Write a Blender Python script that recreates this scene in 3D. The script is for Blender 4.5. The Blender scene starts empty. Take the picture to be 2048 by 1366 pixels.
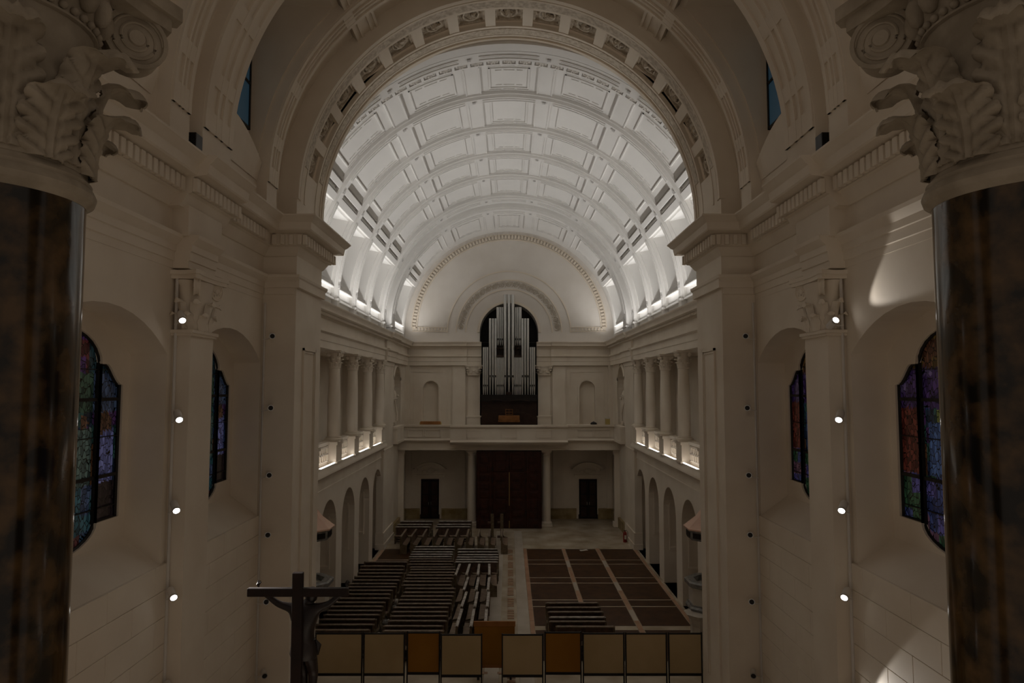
import bpy, math, random
from math import sin, cos, pi, radians as R, sqrt
from mathutils import Vector, Matrix
random.seed(7)
sc = bpy.context.scene
COL = sc.collection

# ------------------------------------------------------------------ camera
cam = bpy.data.cameras.new('camera'); camo = bpy.data.objects.new('camera', cam); COL.objects.link(camo)
camo.location = (0, 0, 9.0); camo.rotation_euler = (R(90) + math.atan(90 / 1365), 0, 0)
cam.sensor_width = 36; cam.lens = 24.0 * 1365 / 1365.33; cam.shift_x = 6 / 2048; cam.clip_end = 300; cam.clip_start = .05
sc.camera = camo
# ------------------------------------------------------------------ light and exposure
w = bpy.data.worlds.new('world'); sc.world = w; w.use_nodes = True
w.node_tree.nodes['Background'].inputs[0].default_value = (1.0, .84, .70, 1)
w.node_tree.nodes['Background'].inputs[1].default_value = .165
sc.view_settings.view_transform = 'Standard'; sc.view_settings.look = 'None'
sc.view_settings.gamma = 1; sc.view_settings.use_curve_mapping = False
sc.view_settings.exposure = 0.0
NAVE_POWER = 44      # watts for each LED run on top of the nave cornice (one per bay and side)
CHOIR_POWER = 850     # lamp of each spotlight aimed at the altar
def area(name, loc, rot, sx, sy, power, col, spread=None):
    l = bpy.data.lights.new(name, 'AREA'); l.shape = 'RECTANGLE'; l.size = sx; l.size_y = sy; l.energy = power; l.color = col
    if spread: l.spread = spread
    o = bpy.data.objects.new(name, l); o.location = loc; o.rotation_euler = rot; COL.objects.link(o); return o
# LED runs lying on the cornice ledge, shining up into the vault
for s in (-1, 1):
    for (a, b) in ((20.7, 24.2), (24.9, 27.5), (28.1, 30.7), (31.3, 33.9), (34.5, 37.6), (38.65, 39.75), (41.8, 46.6)):
        area('cornice_light', (s * 6.66, (a + b) / 2, 12.12), (0, R(180) - s * R(10), 0), .1, b - a, NAVE_POWER * (b - a) / 2.7, (1, .985, .96), R(119))
# added warm fill behind the camera, standing in for light bounced off the apse
area('apse_bounce_fill', (0, -1.5, 13.5), (R(-62), 0, 0), 8, 4, 45, (1, .80, .62))

# ------------------------------------------------------------------ materials
M = {}
def nd(t, kind, **kw):
    n = t.nodes.new(kind)
    for k, v in kw.items():
        setattr(n, k, v)
    return n
def stone(name, c1, c2, scale=.6, rough=.7, bump=.0, bscale=12, spec=.3, coords='Object', contrast=(.35, .65), detail=6):
    m = bpy.data.materials.new(name); m.use_nodes = True; t = m.node_tree; p = t.nodes['Principled BSDF']
    tc = nd(t, 'ShaderNodeTexCoord'); n = nd(t, 'ShaderNodeTexNoise'); n.inputs['Scale'].default_value = scale; n.inputs['Detail'].default_value = detail
    geo = nd(t, 'ShaderNodeNewGeometry')
    src = geo.outputs['Position'] if coords == 'World' else tc.outputs['Object']
    t.links.new(src, n.inputs['Vector'])
    r = nd(t, 'ShaderNodeValToRGB'); e = r.color_ramp.elements
    e[0].position = contrast[0]; e[1].position = contrast[1]; e[0].color = (*c1, 1); e[1].color = (*c2, 1)
    t.links.new(n.outputs['Fac'], r.inputs['Fac']); t.links.new(r.outputs['Color'], p.inputs['Base Color'])
    p.inputs['Roughness'].default_value = rough; p.inputs['Specular IOR Level'].default_value = spec
    if bump:
        n2 = nd(t, 'ShaderNodeTexNoise'); n2.inputs['Scale'].default_value = bscale; n2.inputs['Detail'].default_value = 4
        t.links.new(src, n2.inputs['Vector'])
        b = nd(t, 'ShaderNodeBump'); b.inputs['Strength'].default_value = bump; b.inputs['Distance'].default_value = .03
        t.links.new(n2.outputs['Fac'], b.inputs['Height']); t.links.new(b.outputs['Normal'], p.inputs['Normal'])
    M[name] = m; return m
stone('limestone', (.745, .65, .53), (.825, .74, .62), .7, coords='World')
stone('tympanum_stone', (.72, .665, .60), (.79, .74, .68), .6, coords='World')
stone('cross_wood', (.010, .004, .002), (.018, .007, .004), 4, rough=.5, coords='World')
stone('plaster', (.76, .74, .71), (.81, .79, .76), .5, coords='World')
stone('plaster_grey', (.50, .485, .47), (.56, .54, .52), .5, coords='World')
stone('carved', (.50, .42, .32), (.74, .66, .55), 9, bump=1.0, bscale=16, coords='World')
stone('carved_plaster', (.52, .48, .44), (.76, .72, .66), 12, bump=1.0, bscale=18, coords='World')
stone('capital_stone', (.29, .24, .175), (.42, .355, .27), 3, coords='World', bump=.15, bscale=40)
stone('column_marble', (0.0075, 0.0053, 0.0030), (0.0975, 0.0540, 0.0195), 4.2, rough=.13, spec=.5, coords='World', contrast=(.38, .66), detail=9)
stone('floor_marble', (.40, .32, .22), (.60, .51, .39), .8, rough=.25, spec=.5, coords='World')
stone('pale_marble', (.50, .43, .34), (.62, .55, .46), .9, rough=.28, spec=.5, coords='World')
stone('pink_marble', (.44, .24, .14), (.54, .33, .21), 1.4, rough=.28, spec=.5, coords='World')
stone('brown_marble', (.30, .16, .08), (.40, .23, .13), 5, rough=.3, spec=.5, coords='World')
stone('wood_floor', (.045, .019, .007), (.085, .036, .013), 2.2, rough=.5, spec=.25, coords='World')
stone('dado_stone', (.26, .18, .07), (.42, .32, .16), 2.0, rough=.5, coords='World')
stone('pew_wood', (0.0450, 0.0240, 0.0150), (0.1125, 0.0630, 0.0390), 5, rough=.28, spec=.5, coords='World')
stone('pew_seat', (0.1913, 0.1317, 0.0893), (0.3400, 0.2444, 0.1700), 5, rough=.3, spec=.5, coords='World')
stone('pew_rail_glint', (0.1755, 0.1355, 0.0989), (0.3190, 0.2473, 0.1835), 9, rough=.35, spec=.5, coords='World')  # lighter than the pew wood: reflection along the top edge put into the colour
stone('pew_end', (0.1080, 0.0756, 0.0432), (0.1836, 0.1350, 0.0810), 9, rough=.4, coords='World')
stone('door_wood', (.022, .005, .002), (.052, .013, .005), 3, rough=.45, spec=.3, coords='World')
stone('dark_wood', (.02, .008, .004), (.04, .018, .009), 3, rough=.4, coords='World')
stone('black_wood', (.006, .004, .003), (.012, .008, .006), 3, rough=.5, coords='World')
stone('console_wood', (.20, .08, .02), (.28, .12, .035), 3, rough=.4, coords='World')
stone('cream_fabric', (0.4704, 0.3528, 0.1882), (0.5410, 0.4116, 0.2352), .8, rough=.9, coords='World')
stone('orange_fabric', (0.3150, 0.1365, 0.0158), (0.3780, 0.1733, 0.0210), .8, rough=.9, coords='World')
stone('black_metal', (.012, .010, .009), (.02, .017, .015), 6, rough=.45, coords='World')
stone('bronze', (0.0072, 0.0024, 0.0012), (0.0156, 0.0054, 0.0024), 6, rough=.42, spec=.5, coords='World')
stone('font_rim', (.16, .16, .15), (.28, .27, .25), 8, rough=.25, spec=.5, coords='World')
stone('font_body', (.50, .45, .38), (.60, .55, .47), 2, rough=.35, coords='World')
stone('pink_stone', (.66, .42, .31), (.74, .50, .38), 2, rough=.4, coords='World')
stone('white_paint', (.66, .62, .57), (.70, .66, .61), 3, rough=.5, coords='World')
stone('orange_wood', (.32, .13, .03), (.40, .17, .05), 3, rough=.5, coords='World')
stone('yellow_card', (.48, .36, .12), (.52, .40, .15), 3, rough=.8, coords='World')
stone('red_paint', (.20, .02, .012), (.26, .03, .02), 3, rough=.35, coords='World')
stone('paper', (.62, .58, .50), (.68, .64, .55), 3, rough=.8, coords='World')
stone('plastic_wrap', (0.3564, 0.3240, 0.2916), (0.6804, 0.6318, 0.5832), 6, rough=.25, spec=.6, coords='World')
def metal(name, c, rough):
    m = bpy.data.materials.new(name); m.use_nodes = True; t = m.node_tree; p = t.nodes['Principled BSDF']
    p.inputs['Metallic'].default_value = .85; p.inputs['Roughness'].default_value = rough
    g = nd(t, 'ShaderNodeNewGeometry'); n = nd(t, 'ShaderNodeTexNoise'); n.inputs['Scale'].default_value = 3
    t.links.new(g.outputs['Position'], n.inputs['Vector'])
    x = nd(t, 'ShaderNodeMixRGB'); x.inputs[1].default_value = (*c, 1); x.inputs[2].default_value = (*[v * .85 for v in c], 1)
    t.links.new(n.outputs['Fac'], x.inputs[0]); t.links.new(x.outputs[0], p.inputs['Base Color']); M[name] = m
metal('tin', (.66, .66, .64), .42); metal('brass', (.6, .42, .16), .35); metal('steel', (.6, .58, .55), .3)
def emit(name, c, st):
    m = bpy.data.materials.new(name); m.use_nodes = True; t = m.node_tree; p = t.nodes['Principled BSDF']
    p.inputs['Base Color'].default_value = (.8, .8, .8, 1); p.inputs['Emission Color'].default_value = (*c, 1); p.inputs['Emission Strength'].default_value = st
    M[name] = m
emit('led_glow', (1, .96, .92), 5); emit('lens_glow', (1, .97, .94), 9)
# stained glass: colours come from a vertex attribute, lead lines from a Voronoi cell pattern, faintly backlit
def glass_mat():
    m = bpy.data.materials.new('stained_glass'); m.use_nodes = True; t = m.node_tree; p = t.nodes['Principled BSDF']
    a = nd(t, 'ShaderNodeAttribute', attribute_name='glass'); g = nd(t, 'ShaderNodeNewGeometry')
    sx = nd(t, 'ShaderNodeMapping'); sx.inputs['Scale'].default_value = (1, 1.3, .8); t.links.new(g.outputs['Position'], sx.inputs['Vector'])
    v = nd(t, 'ShaderNodeTexVoronoi', feature='DISTANCE_TO_EDGE'); v.inputs['Scale'].default_value = 10; t.links.new(sx.outputs[0], v.inputs['Vector'])
    v2 = nd(t, 'ShaderNodeTexVoronoi'); v2.inputs['Scale'].default_value = 10; t.links.new(sx.outputs[0], v2.inputs['Vector'])
    st = nd(t, 'ShaderNodeMath', operation='GREATER_THAN'); st.inputs[1].default_value = .045; t.links.new(v.outputs['Distance'], st.inputs[0])
    hs = nd(t, 'ShaderNodeMixRGB', blend_type='MULTIPLY'); hs.inputs[0].default_value = .75
    bw = nd(t, 'ShaderNodeSeparateColor'); t.links.new(v2.outputs['Color'], bw.inputs[0])
    cr = nd(t, 'ShaderNodeValToRGB'); cr.color_ramp.elements[0].color = (.25, .25, .3, 1); cr.color_ramp.elements[1].color = (1.5, 1.5, 1.5, 1)
    t.links.new(bw.outputs[0], cr.inputs[0]); t.links.new(a.outputs['Color'], hs.inputs[1]); t.links.new(cr.outputs[0], hs.inputs[2])
    mm = nd(t, 'ShaderNodeMixRGB', blend_type='MULTIPLY'); mm.inputs[0].default_value = 1; t.links.new(hs.outputs[0], mm.inputs[1]); t.links.new(st.outputs[0], mm.inputs[2])
    t.links.new(mm.outputs[0], p.inputs['Base Color']); t.links.new(mm.outputs[0], p.inputs['Emission Color'])
    p.inputs['Emission Strength'].default_value = .10; p.inputs['Roughness'].default_value = .25
    M['stained_glass'] = m
glass_mat()
emit('blue_glass', (.04, .11, .17), .12); M['blue_glass'].node_tree.nodes['Principled BSDF'].inputs['Base Color'].default_value = (.05, .10, .14, 1)

# ------------------------------------------------------------------ mesh helpers
class MB:
    def __init__(s): s.v = []; s.f = []
    def add(s, vs, fs):
        o = len(s.v); s.v += [tuple(v) for v in vs]; s.f += [tuple(i + o for i in f) for f in fs]; return s
    def quad(s, a, b, c, d): return s.add([a, b, c, d], [(0, 1, 2, 3)])
    def box(s, x0, x1, y0, y1, z0, z1):
        return s.add([(x, y, z) for z in (z0, z1) for y in (y0, y1) for x in (x0, x1)],
                     [(0, 2, 3, 1), (4, 5, 7, 6), (0, 1, 5, 4), (2, 6, 7, 3), (0, 4, 6, 2), (1, 3, 7, 5)])
    def bev(s, x0, x1, y0, y1, z0, z1, b):
        # box with a chamfered rim all round: 24 corner vertices
        X, Y, Z = (x0, x1), (y0, y1), (z0, z1); vs = {}; L = []
        def vid(i, j, k, ax):
            key = (i, j, k, ax)
            if key not in vs:
                p = [X[i] + (b if i == 0 else -b), Y[j] + (b if j == 0 else -b), Z[k] + (b if k == 0 else -b)]
                p[ax] = (X[i], Y[j], Z[k])[ax]; vs[key] = len(L); L.append(tuple(p))
            return vs[key]
        F = []
        for ax, A in ((0, 'i'), (1, 'j'), (2, 'k')):
            for e in (0, 1):
                q = []
                for a, c in ((0, 0), (1, 0), (1, 1), (0, 1)):
                    t = [a, c]; t.insert(ax, e); q.append(vid(*t, ax))
                F.append(q)
        for a in (0, 1):
            for c in (0, 1):
                F.append([vid(0, a, c, 1), vid(1, a, c, 1), vid(1, a, c, 2), vid(0, a, c, 2)])
                F.append([vid(a, 0, c, 0), vid(a, 1, c, 0), vid(a, 1, c, 2), vid(a, 0, c, 2)])
                F.append([vid(a, c, 0, 0), vid(a, c, 1, 0), vid(a, c, 1, 1), vid(a, c, 0, 1)])
        for i in (0, 1):
            for j in (0, 1):
                for k in (0, 1): F.append([vid(i, j, k, 0), vid(i, j, k, 1), vid(i, j, k, 2)])
        return s.add(L, F)
    def sweep(s, prof, y0, y1, caps=True, axis='y'):
        # prof: list of (x, z); extruded along y (axis='y') or, as (y, z), along x
        n = len(prof)
        if axis == 'y': vs = [(x, y0, z) for x, z in prof] + [(x, y1, z) for x, z in prof]
        else: vs = [(y0, a, z) for a, z in prof] + [(y1, a, z) for a, z in prof]
        fs = [(i, (i + 1) % n, n + (i + 1) % n, n + i) for i in range(n)]
        if caps: fs += [tuple(range(n)), tuple(range(2 * n - 1, n - 1, -1))]
        return s.add(vs, fs)
    def arc(s, prof, a0, a1, zc, n=None, xc=0, closed=True):
        # prof: (r, y) swept round the Y axis through (xc, zc), angle from the vertical in degrees
        n = n or max(2, int(abs(a1 - a0) / 3)); m = len(prof); vs = []
        for i in range(n + 1):
            a = R(a0 + (a1 - a0) * i / n)
            vs += [(xc + r * sin(a), y, zc + r * cos(a)) for r, y in prof]
        fs = []
        for i in range(n):
            for j in range(m if closed else m - 1):
                k = (j + 1) % m; fs.append((i * m + j, i * m + k, (i + 1) * m + k, (i + 1) * m + j))
        if closed: fs += [tuple(range(m)), tuple(range(n * m + m - 1, n * m - 1, -1))]
        return s.add(vs, fs)
    def ring(s, r0, r1, y0, y1, a0, a1, zc, n=None, xc=0): return s.arc([(r0, y0), (r0, y1), (r1, y1), (r1, y0)], a0, a1, zc, n, xc)
    def lathe(s, prof, cx, cy, n=24, cap=True):
        m = len(prof); vs = []
        for i in range(n):
            a = 2 * pi * i / n
            vs += [(cx + r * cos(a), cy + r * sin(a), z) for r, z in prof]
        fs = [(i * m + j, i * m + j + 1, ((i + 1) % n) * m + j + 1, ((i + 1) % n) * m + j) for i in range(n) for j in range(m - 1)]
        if cap: fs += [tuple(i * m for i in range(n)), tuple(i * m + m - 1 for i in range(n))]
        return s.add(vs, fs)
    def tube(s, pts, r, n=8, r2=None):
        pts = [Vector(p) for p in pts]; k = len(pts); vs = []
        for i, p in enumerate(pts):
            d = (pts[min(i + 1, k - 1)] - pts[max(i - 1, 0)]).normalized()
            u = d.orthogonal().normalized() if abs(d.z) > .9 else Vector((0, 0, 1)).cross(d).normalized()
            if abs(d.z) > .9: u = Vector((1, 0, 0)) - d * d.x; u.normalize()
            v = d.cross(u); rr = r[i] if isinstance(r, (list, tuple)) else (r if r2 is None else r + (r2 - r) * i / (k - 1))
            vs += [tuple(p + (u * cos(2 * pi * j / n) + v * sin(2 * pi * j / n)) * rr) for j in range(n)]
        fs = [(i * n + j, i * n + (j + 1) % n, (i + 1) * n + (j + 1) % n, (i + 1) * n + j) for i in range(k - 1) for j in range(n)]
        fs += [tuple(range(n)), tuple(range(k * n - 1, (k - 1) * n - 1, -1))]
        return s.add(vs, fs)
    def xf(s, f): s.v = [tuple(f(Vector(v))) for v in s.v]; return s
    def mesh(s, name, mat, smooth=None, flip=False):
        me = bpy.data.meshes.new(name); me.from_pydata(s.v, [], s.f); me.update()
        import bmesh
        bm = bmesh.new(); bm.from_mesh(me); bmesh.ops.recalc_face_normals(bm, faces=bm.faces); bm.to_mesh(me); bm.free()
        if smooth:
            me.polygons.foreach_set('use_smooth', [True] * len(me.polygons)); me.set_sharp_from_angle(angle=R(smooth))
        if mat: me.materials.append(M[mat])
        return me
    def build(s, name, mat, parent=None, smooth=None, loc=None, **tags):
        return link(name, s.mesh(name, mat, smooth), parent, loc, **tags)
def link(name, me, parent=None, loc=None, rot=None, **tags):
    o = bpy.data.objects.new(name, me); COL.objects.link(o)
    if parent is not None: o.parent = parent
    if loc: o.location = loc
    if rot: o.rotation_euler = rot
    for k, v in tags.items():
        if v is not None: o[k] = v
    return o
def thing(name, label, category, loc=(0, 0, 0), rz=0, group=None):
    return link(name, None, None, loc, (0, 0, rz), label=label, category=category, group=group)
def struct(name, label, loc=None):
    return link(name, None, None, loc, kind='structure', label=label)
def mir(s):
    return lambda prof: [(x * s, z) for x, z in prof]
def opening_wall(mb, P, a0, a1, z0, z1, ops, depth, n=16):
    cur = a0
    for (a, b, zlo, zhi) in sorted(ops, key=lambda o: o[0]):
        if a > cur: mb.quad(P(cur, z0, 0), P(a, z0, 0), P(a, z1, 0), P(cur, z1, 0))
        k = [a + (b - a) * (1 - cos(pi * i / n)) / 2 for i in range(n + 1)]
        for i in range(n):
            p, q = k[i], k[i + 1]; e = (b - a) * 1e-5
            lp, lq, hp, hq = zlo(p + e), zlo(q - e), zhi(p + e), zhi(q - e)
            if lp > z0 + 1e-4 or lq > z0 + 1e-4: mb.quad(P(p, z0, 0), P(q, z0, 0), P(q, lq, 0), P(p, lp, 0))
            if hp < z1 - 1e-4: mb.quad(P(p, hp, 0), P(q, hq, 0), P(q, z1, 0), P(p, z1, 0))
            mb.quad(P(p, hp, 0), P(q, hq, 0), P(q, hq, depth), P(p, hp, depth))
            mb.quad(P(p, lp, 0), P(q, lq, 0), P(q, lq, depth), P(p, lp, depth))
            if i:
                for fn in (zlo, zhi):
                    x, y = fn(p - e), fn(p + e)
                    if abs(x - y) > 1e-3: mb.quad(P(p, x, 0), P(p, y, 0), P(p, y, depth), P(p, x, depth))
        for c, e in ((a, 1e-5), (b, -1e-5)):
            mb.quad(P(c, zlo(c + e), 0), P(c, zhi(c + e), 0), P(c, zhi(c + e), depth), P(c, zlo(c + e), depth))
        cur = b
    if cur < a1: mb.quad(P(cur, z0, 0), P(a1, z0, 0), P(a1, z1, 0), P(cur, z1, 0))
    return mb
def archf(c, r, zs): return lambda y: zs + sqrt(max(0, r * r - (y - c) ** 2))
def const(z): return lambda y: z

W = 7.15; YE = 47.3
# ------------------------------------------------------------------ floor
floor = struct('floor', 'pale veined marble floor with brown wooden fields')
MB().box(-9.7, 9.7, 16.4, 50, -.3, 0).build('floor_slab', 'floor_marble', floor)
MB().box(-9, 9, -6, 16.4, -.3, .45).box(-6.4, 6.4, -6, 13.5, .45, .9).build('altar_platform', 'pale_marble', floor)
FY = [(23.0, 25.95), (26.3, 28.62), (29.5, 31.95), (32.85, 35.3), (36.16, 38.55)]
FG = [(25.95, 26.3), (28.62, 29.5), (31.95, 32.85), (35.3, 36.16)]
for s in (-1, 1):
    xs = [(.98, 2.9), (3.12, 4.78), (5.02, 6.85)]
    for (y0, y1) in FY:
        for (x0, x1) in xs:
            MB().bev(min(s * x0, s * x1), max(s * x0, s * x1), y0 + .06, y1 - .06, .0, .012, .004).build('wood_field', 'wood_floor', floor)
    for (y0, y1) in FG[1:]:
        for (x0, x1) in xs:
            MB().bev(min(s * x0, s * x1), max(s * x0, s * x1), y0 + .08, y1 - .08, .0, .012, .004).build('wood_field', 'wood_floor', floor)
    for (x0, x1) in ((.80, .96), (2.93, 3.09), (4.81, 4.99), (6.88, 7.02)):
        for i in range(12):
            y0 = 23 + i * 1.3
            MB().bev(min(s * x0, s * x1), max(s * x0, s * x1), y0 + .01, min(y0 + 1.29, 38.6), 0, .014, .003).build('marble_strip', 'pink_marble' if (x0 < 1 or x0 > 6 or i % 3) else 'pale_marble', floor)
    MB().bev(min(s * .32, s * .78), max(s * .32, s * .78), 21, 43.2, 0, .012, .003).build('aisle_band', 'pale_marble', floor)
me_t = MB().bev(-.13, .13, -.09, .09, 0, .014, .003).mesh('inlay_tile', 'brown_marble')
for i in range(58):
    y = 21.2 + i * .30
    if i % 5 != 4: link('inlay_tile', me_t, floor, (.07, y, 0))
for i in range(24):
    for s in (-1, 1):
        if s == -1 and i < 0: continue
        link('inlay_tile', me_t, floor, (-6.4 + i * .56, 22.1 + (0.0 if s < 0 else .5), 0))
for i in range(19):
    for j in range(5):
        x = -7 + i * .75 + (j % 2) * .35
        MB().bev(x + .01, x + .73, 38.8 + j * 1.0, 39.79 + j * 1.0, 0, .008 + .002 * ((i + j) % 2), .003).build('marble_tile', 'floor_marble', floor)

# ------------------------------------------------------------------ nave side walls
def side(s, x): return s * x
ENT = [(7.3, 10.45), (6.98, 10.45), (6.98, 10.72), (6.95, 10.74), (6.95, 11.0), (6.84, 11.06), (6.84, 11.16), (7.0, 11.18), (7.0, 11.56), (6.93, 11.62), (6.86, 11.72),
       (6.68, 11.75), (6.64, 11.78), (6.64, 11.9), (6.58, 11.98), (6.55, 12.02), (6.55, 12.06), (7.3, 12.06)]
LEDGE = [(7.3, 5.0), (7.1, 5.0), (7.1, 5.06), (7.13, 5.08), (7.13, 5.4), (7.02, 5.44), (7.0, 5.52), (6.9, 5.62), (6.8, 5.66), (6.8, 5.78), (6.86, 5.86), (6.86, 5.95), (7.3, 5.95)]
PED_Y = [24.4, 27.75, 30.95, 34.2, 37.45]
for s in (-1, 1):
    nm = 'left' if s < 0 else 'right'
    wl = struct('wall_' + nm, f'pale limestone arcaded nave wall on the {nm} with gallery above')
    P = lambda y, z, d, s=s: (s * (W + d), y, z)
    arches = [(c - 1.19, c + 1.19, const(0), archf(c, 1.19, 3.31)) for c in (24.1, 27.5, 30.85, 34.2, 37.5)]
    mb = MB(); opening_wall(mb, P, 20.3, 44.0, 0, 5.4, arches, 1.5)
    nich = [(42.2, 44.95, const(6.5), archf(43.575, 1.375, 8.9))]
    opening_wall(mb, P, 41.4, YE, 5.4, 10.6, nich, .9)
    opening_wall(mb, P, 44.0, YE, 0, 5.4, [], .9)
    opening_wall(mb, P, 38.44, 41.4, 5.4, 10.6, [], .9)
    mb.quad(P(42.1, 6.4, .9), P(45.1, 6.4, .9), P(45.1, 10.5, .9), P(42.1, 10.5, .9))
    # back of the side chapels
    mb.quad(P(20.3, 0, 1.5), P(41, 0, 1.5), P(41, 5.4, 1.5), P(20.3, 5.4, 1.5))
    # loggia behind the gallery columns
    mb.quad(P(20.3, 5.95, 2.2), P(38.5, 5.95, 2.2), P(38.5, 10.6, 2.2), P(20.3, 10.6, 2.2))
    mb.quad(P(20.3, 5.93, 0), P(38.5, 5.93, 0), P(38.5, 5.93, 2.2), P(20.3, 5.93, 2.2))
    mb.quad(P(20.3, 10.5, 0), P(38.5, 10.5, 0), P(38.5, 10.5, 2.2), P(20.3, 10.5, 2.2))
    mb.quad(P(38.44, 5.93, 0), P(38.44, 10.6, 0), P(38.44, 10.6, 2.2), P(38.44, 5.93, 2.2))
    mb.quad(P(20.3, 5.93, 0), P(20.3, 10.6, 0), P(20.3, 10.6, 2.2), P(20.3, 5.93, 2.2))
    mb.build('wall_face', 'limestone', wl, 30)
    mb = MB()
    for c in (24.1, 27.5, 30.85, 34.2, 37.5):      # moulded panel on the far jamb of every chapel arch and sill block
        x0, x1 = s * (W + .25), s * (W + 1.3); a, b = min(x0, x1), max(x0, x1)
        mb.box(a, b, c + 1.12, c + 1.2, 1.5, 1.62)
        for q in (a, b - .07): mb.box(q, q + .07, c + 1.14, c + 1.2, 1.62, 3.9)
        mb.box(a, b, c + 1.14, c + 1.2, 3.9, 3.97)
        mb.box(s * (W + 1.0) - .35, s * (W + 1.0) + .35, c + 1.15, c + 1.2, 1.75, 3.7)
    mb.build('jamb_panel', 'limestone', wl)
    MB().sweep(mir(s)(LEDGE), 20.3, 38.44).build('gallery_ledge', 'limestone', wl, 40)
    MB().sweep(mir(s)(ENT), 20.3, 47.3).build('entablature', 'limestone', wl, 40)
    MB().sweep(mir(s)([(x - .13 if x < 7.2 else x, z) for x, z in ENT]), 38.36, 41.5).build('entablature_break', 'limestone', wl, 40)
    # narrow wall pilaster between the gallery and the organ bay
    mb = MB(); xa, xb = sorted((s * 7.0, s * 7.4)); mb.box(xa, xb, 38.44, 41.4, .9, 10.45)
    xa, xb = sorted((s * 6.93, s * 7.4)); mb.box(xa, xb, 38.36, 41.48, .3, .8); mb.box(xa + .0, xb, 38.38, 41.46, .8, .9)
    xa, xb = sorted((s * 6.88, s * 7.4)); mb.box(xa, xb, 38.3, 41.52, 0, .3)
    xa, xb = sorted((s * 6.96, s * 7.4)); mb.box(xa, xb, 38.40, 41.44, 10.2, 10.45)
    mb.box(xa, xb, 38.42, 41.42, 5.35, 5.45)
    mb.build('pilaster', 'limestone', wl)
    # dentils of the nave cornice: far too small to pick apart one by one
    mb = MB()
    for i in range(260):
        y = 20.6 + i * .1
        xa, xb = sorted((s * 6.76, s * 6.9)); mb.box(xa, xb, y, y + .05, 11.62, 11.72)
    mb.build('dentil', 'limestone', wl, kind='stuff')
    # gallery parapet, pedestals and caps
    for i, c in enumerate(PED_Y):
        mb = MB(); xa, xb = sorted((s * 6.85, s * 7.35))
        mb.box(xa, xb, c - .45, c + .45, 5.95, 6.68)
        xa, xb = sorted((s * 6.8, s * 7.4)); mb.box(xa, xb, c - .49, c + .49, 6.68, 6.8); mb.box(xa, xb, c - .47, c + .47, 5.95, 6.02)
        mb.build('pedestal', 'limestone', wl)
        if i < 4:
            y0, y1 = c + .45, PED_Y[i + 1] - .45
            mb = MB(); xa, xb = sorted((s * 7.2, s * 7.35)); mb.box(xa, xb, y0, y1, 5.95, 6.74)
            xa, xb = sorted((s * 7.12, s * 7.38)); mb.box(xa, xb, y0, y1, 6.7, 6.82); 
            xa, xb = sorted((s * 7.14, s * 7.3))
            for k in range(7):
                y = y0 + .3 + k * (y1 - y0 - .6) / 6; mb.box(xa, xb, y - .05, y + .05, 6.08, 6.62)
            mb.box(xa, xb, y0 + .1, y0 + .18, 6.02, 6.68); mb.box(xa, xb, y1 - .18, y1 - .1, 6.02, 6.68)
            for z in (6.05, 6.33, 6.6): mb.box(xa, xb, y0 + .1, y1 - .1, z, z + .06)
            mb.build('parapet_panel', 'limestone', wl)
    # arched niche frame in the organ bay
    mb = MB()
    for k in range(3):
        r0 = 1.39 + k * .12; pts = [(s * (W - .03 - k * .0), 43.575 + r * sin(R(a)), 8.9 + r * cos(R(a))) for a in range(-90, 91, 10) for r in (r0,)]
        mb.tube([(s * (W - .01), 43.575 - r0, 6.6)] + pts + [(s * (W - .01), 43.575 + r0, 6.6)], .035, 6)
    mb.build('niche_moulding', 'limestone', wl, 60)

# LED strips glowing at the foot of every gallery parapet
n_ord = ['nearest', 'second', 'third', 'fourth']
for s in (-1, 1):
    for i, (a, b) in enumerate(((25.0, 27.25), (28.2, 30.45), (31.42, 33.76), (34.66, 36.9))):
        t = thing('light_strip', f'glowing white light strip below the {"left" if s < 0 else "right"} gallery parapet, {n_ord[i]} from the crossing', 'lamp', (s * 6.9, (a + b) / 2, 5.95), group='light strips under the gallery parapets')
        h = (b - a) / 2
        MB().box(-.035, .035, -h, h, 0, .03).build('channel', 'white_paint', t)
        MB().box(-.028, .028, -h + .02, h - .02, .03, .055).build('diffuser', 'led_glow', t)
        area('strip_light', (s * 6.9, (a + b) / 2, 6.02), (0, R(180) - s * R(-25), 0), .05, b - a, 1.1, (1, .96, .92))

# ------------------------------------------------------------------ nave vault
ZC = 12.6; RV = 7.25
vault = struct('ceiling', 'white coffered barrel vault over the nave')
bays = [(22.3, 24.35), (24.85, 27.55), (28.05, 30.75), (31.25, 33.95), (34.45, 37.6)]
endbay = (42.3, 45.9)
mb = MB()
def shell(mb, a0, a1, y0, y1, r=RV): mb.arc([(r, y0), (r, y1)], a0, a1, ZC, max(1, int(abs(a1 - a0) / 3)), closed=False)
ys = [20.3] + [v for b in bays + [endbay] for v in b] + [YE]
for i in range(len(ys) - 1):
    y0, y1 = ys[i], ys[i + 1]
    isbay = (y0, y1) in bays or (y0, y1) == endbay
    if isbay: shell(mb, -64.5, 64.5, y0, y1); 
    else: shell(mb, -90, 90, y0, y1)
    for s in (-1, 1):
        if isbay: shell(mb, s * 84.5, s * 90, y0, y1)
        mb.quad((s * RV, y0, 12.0), (s * RV, y1, 12.0), (s * RV, y1, ZC), (s * RV, y0, ZC))
mb.build('vault_shell', 'plaster', vault, 30)
wn = 0
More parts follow.
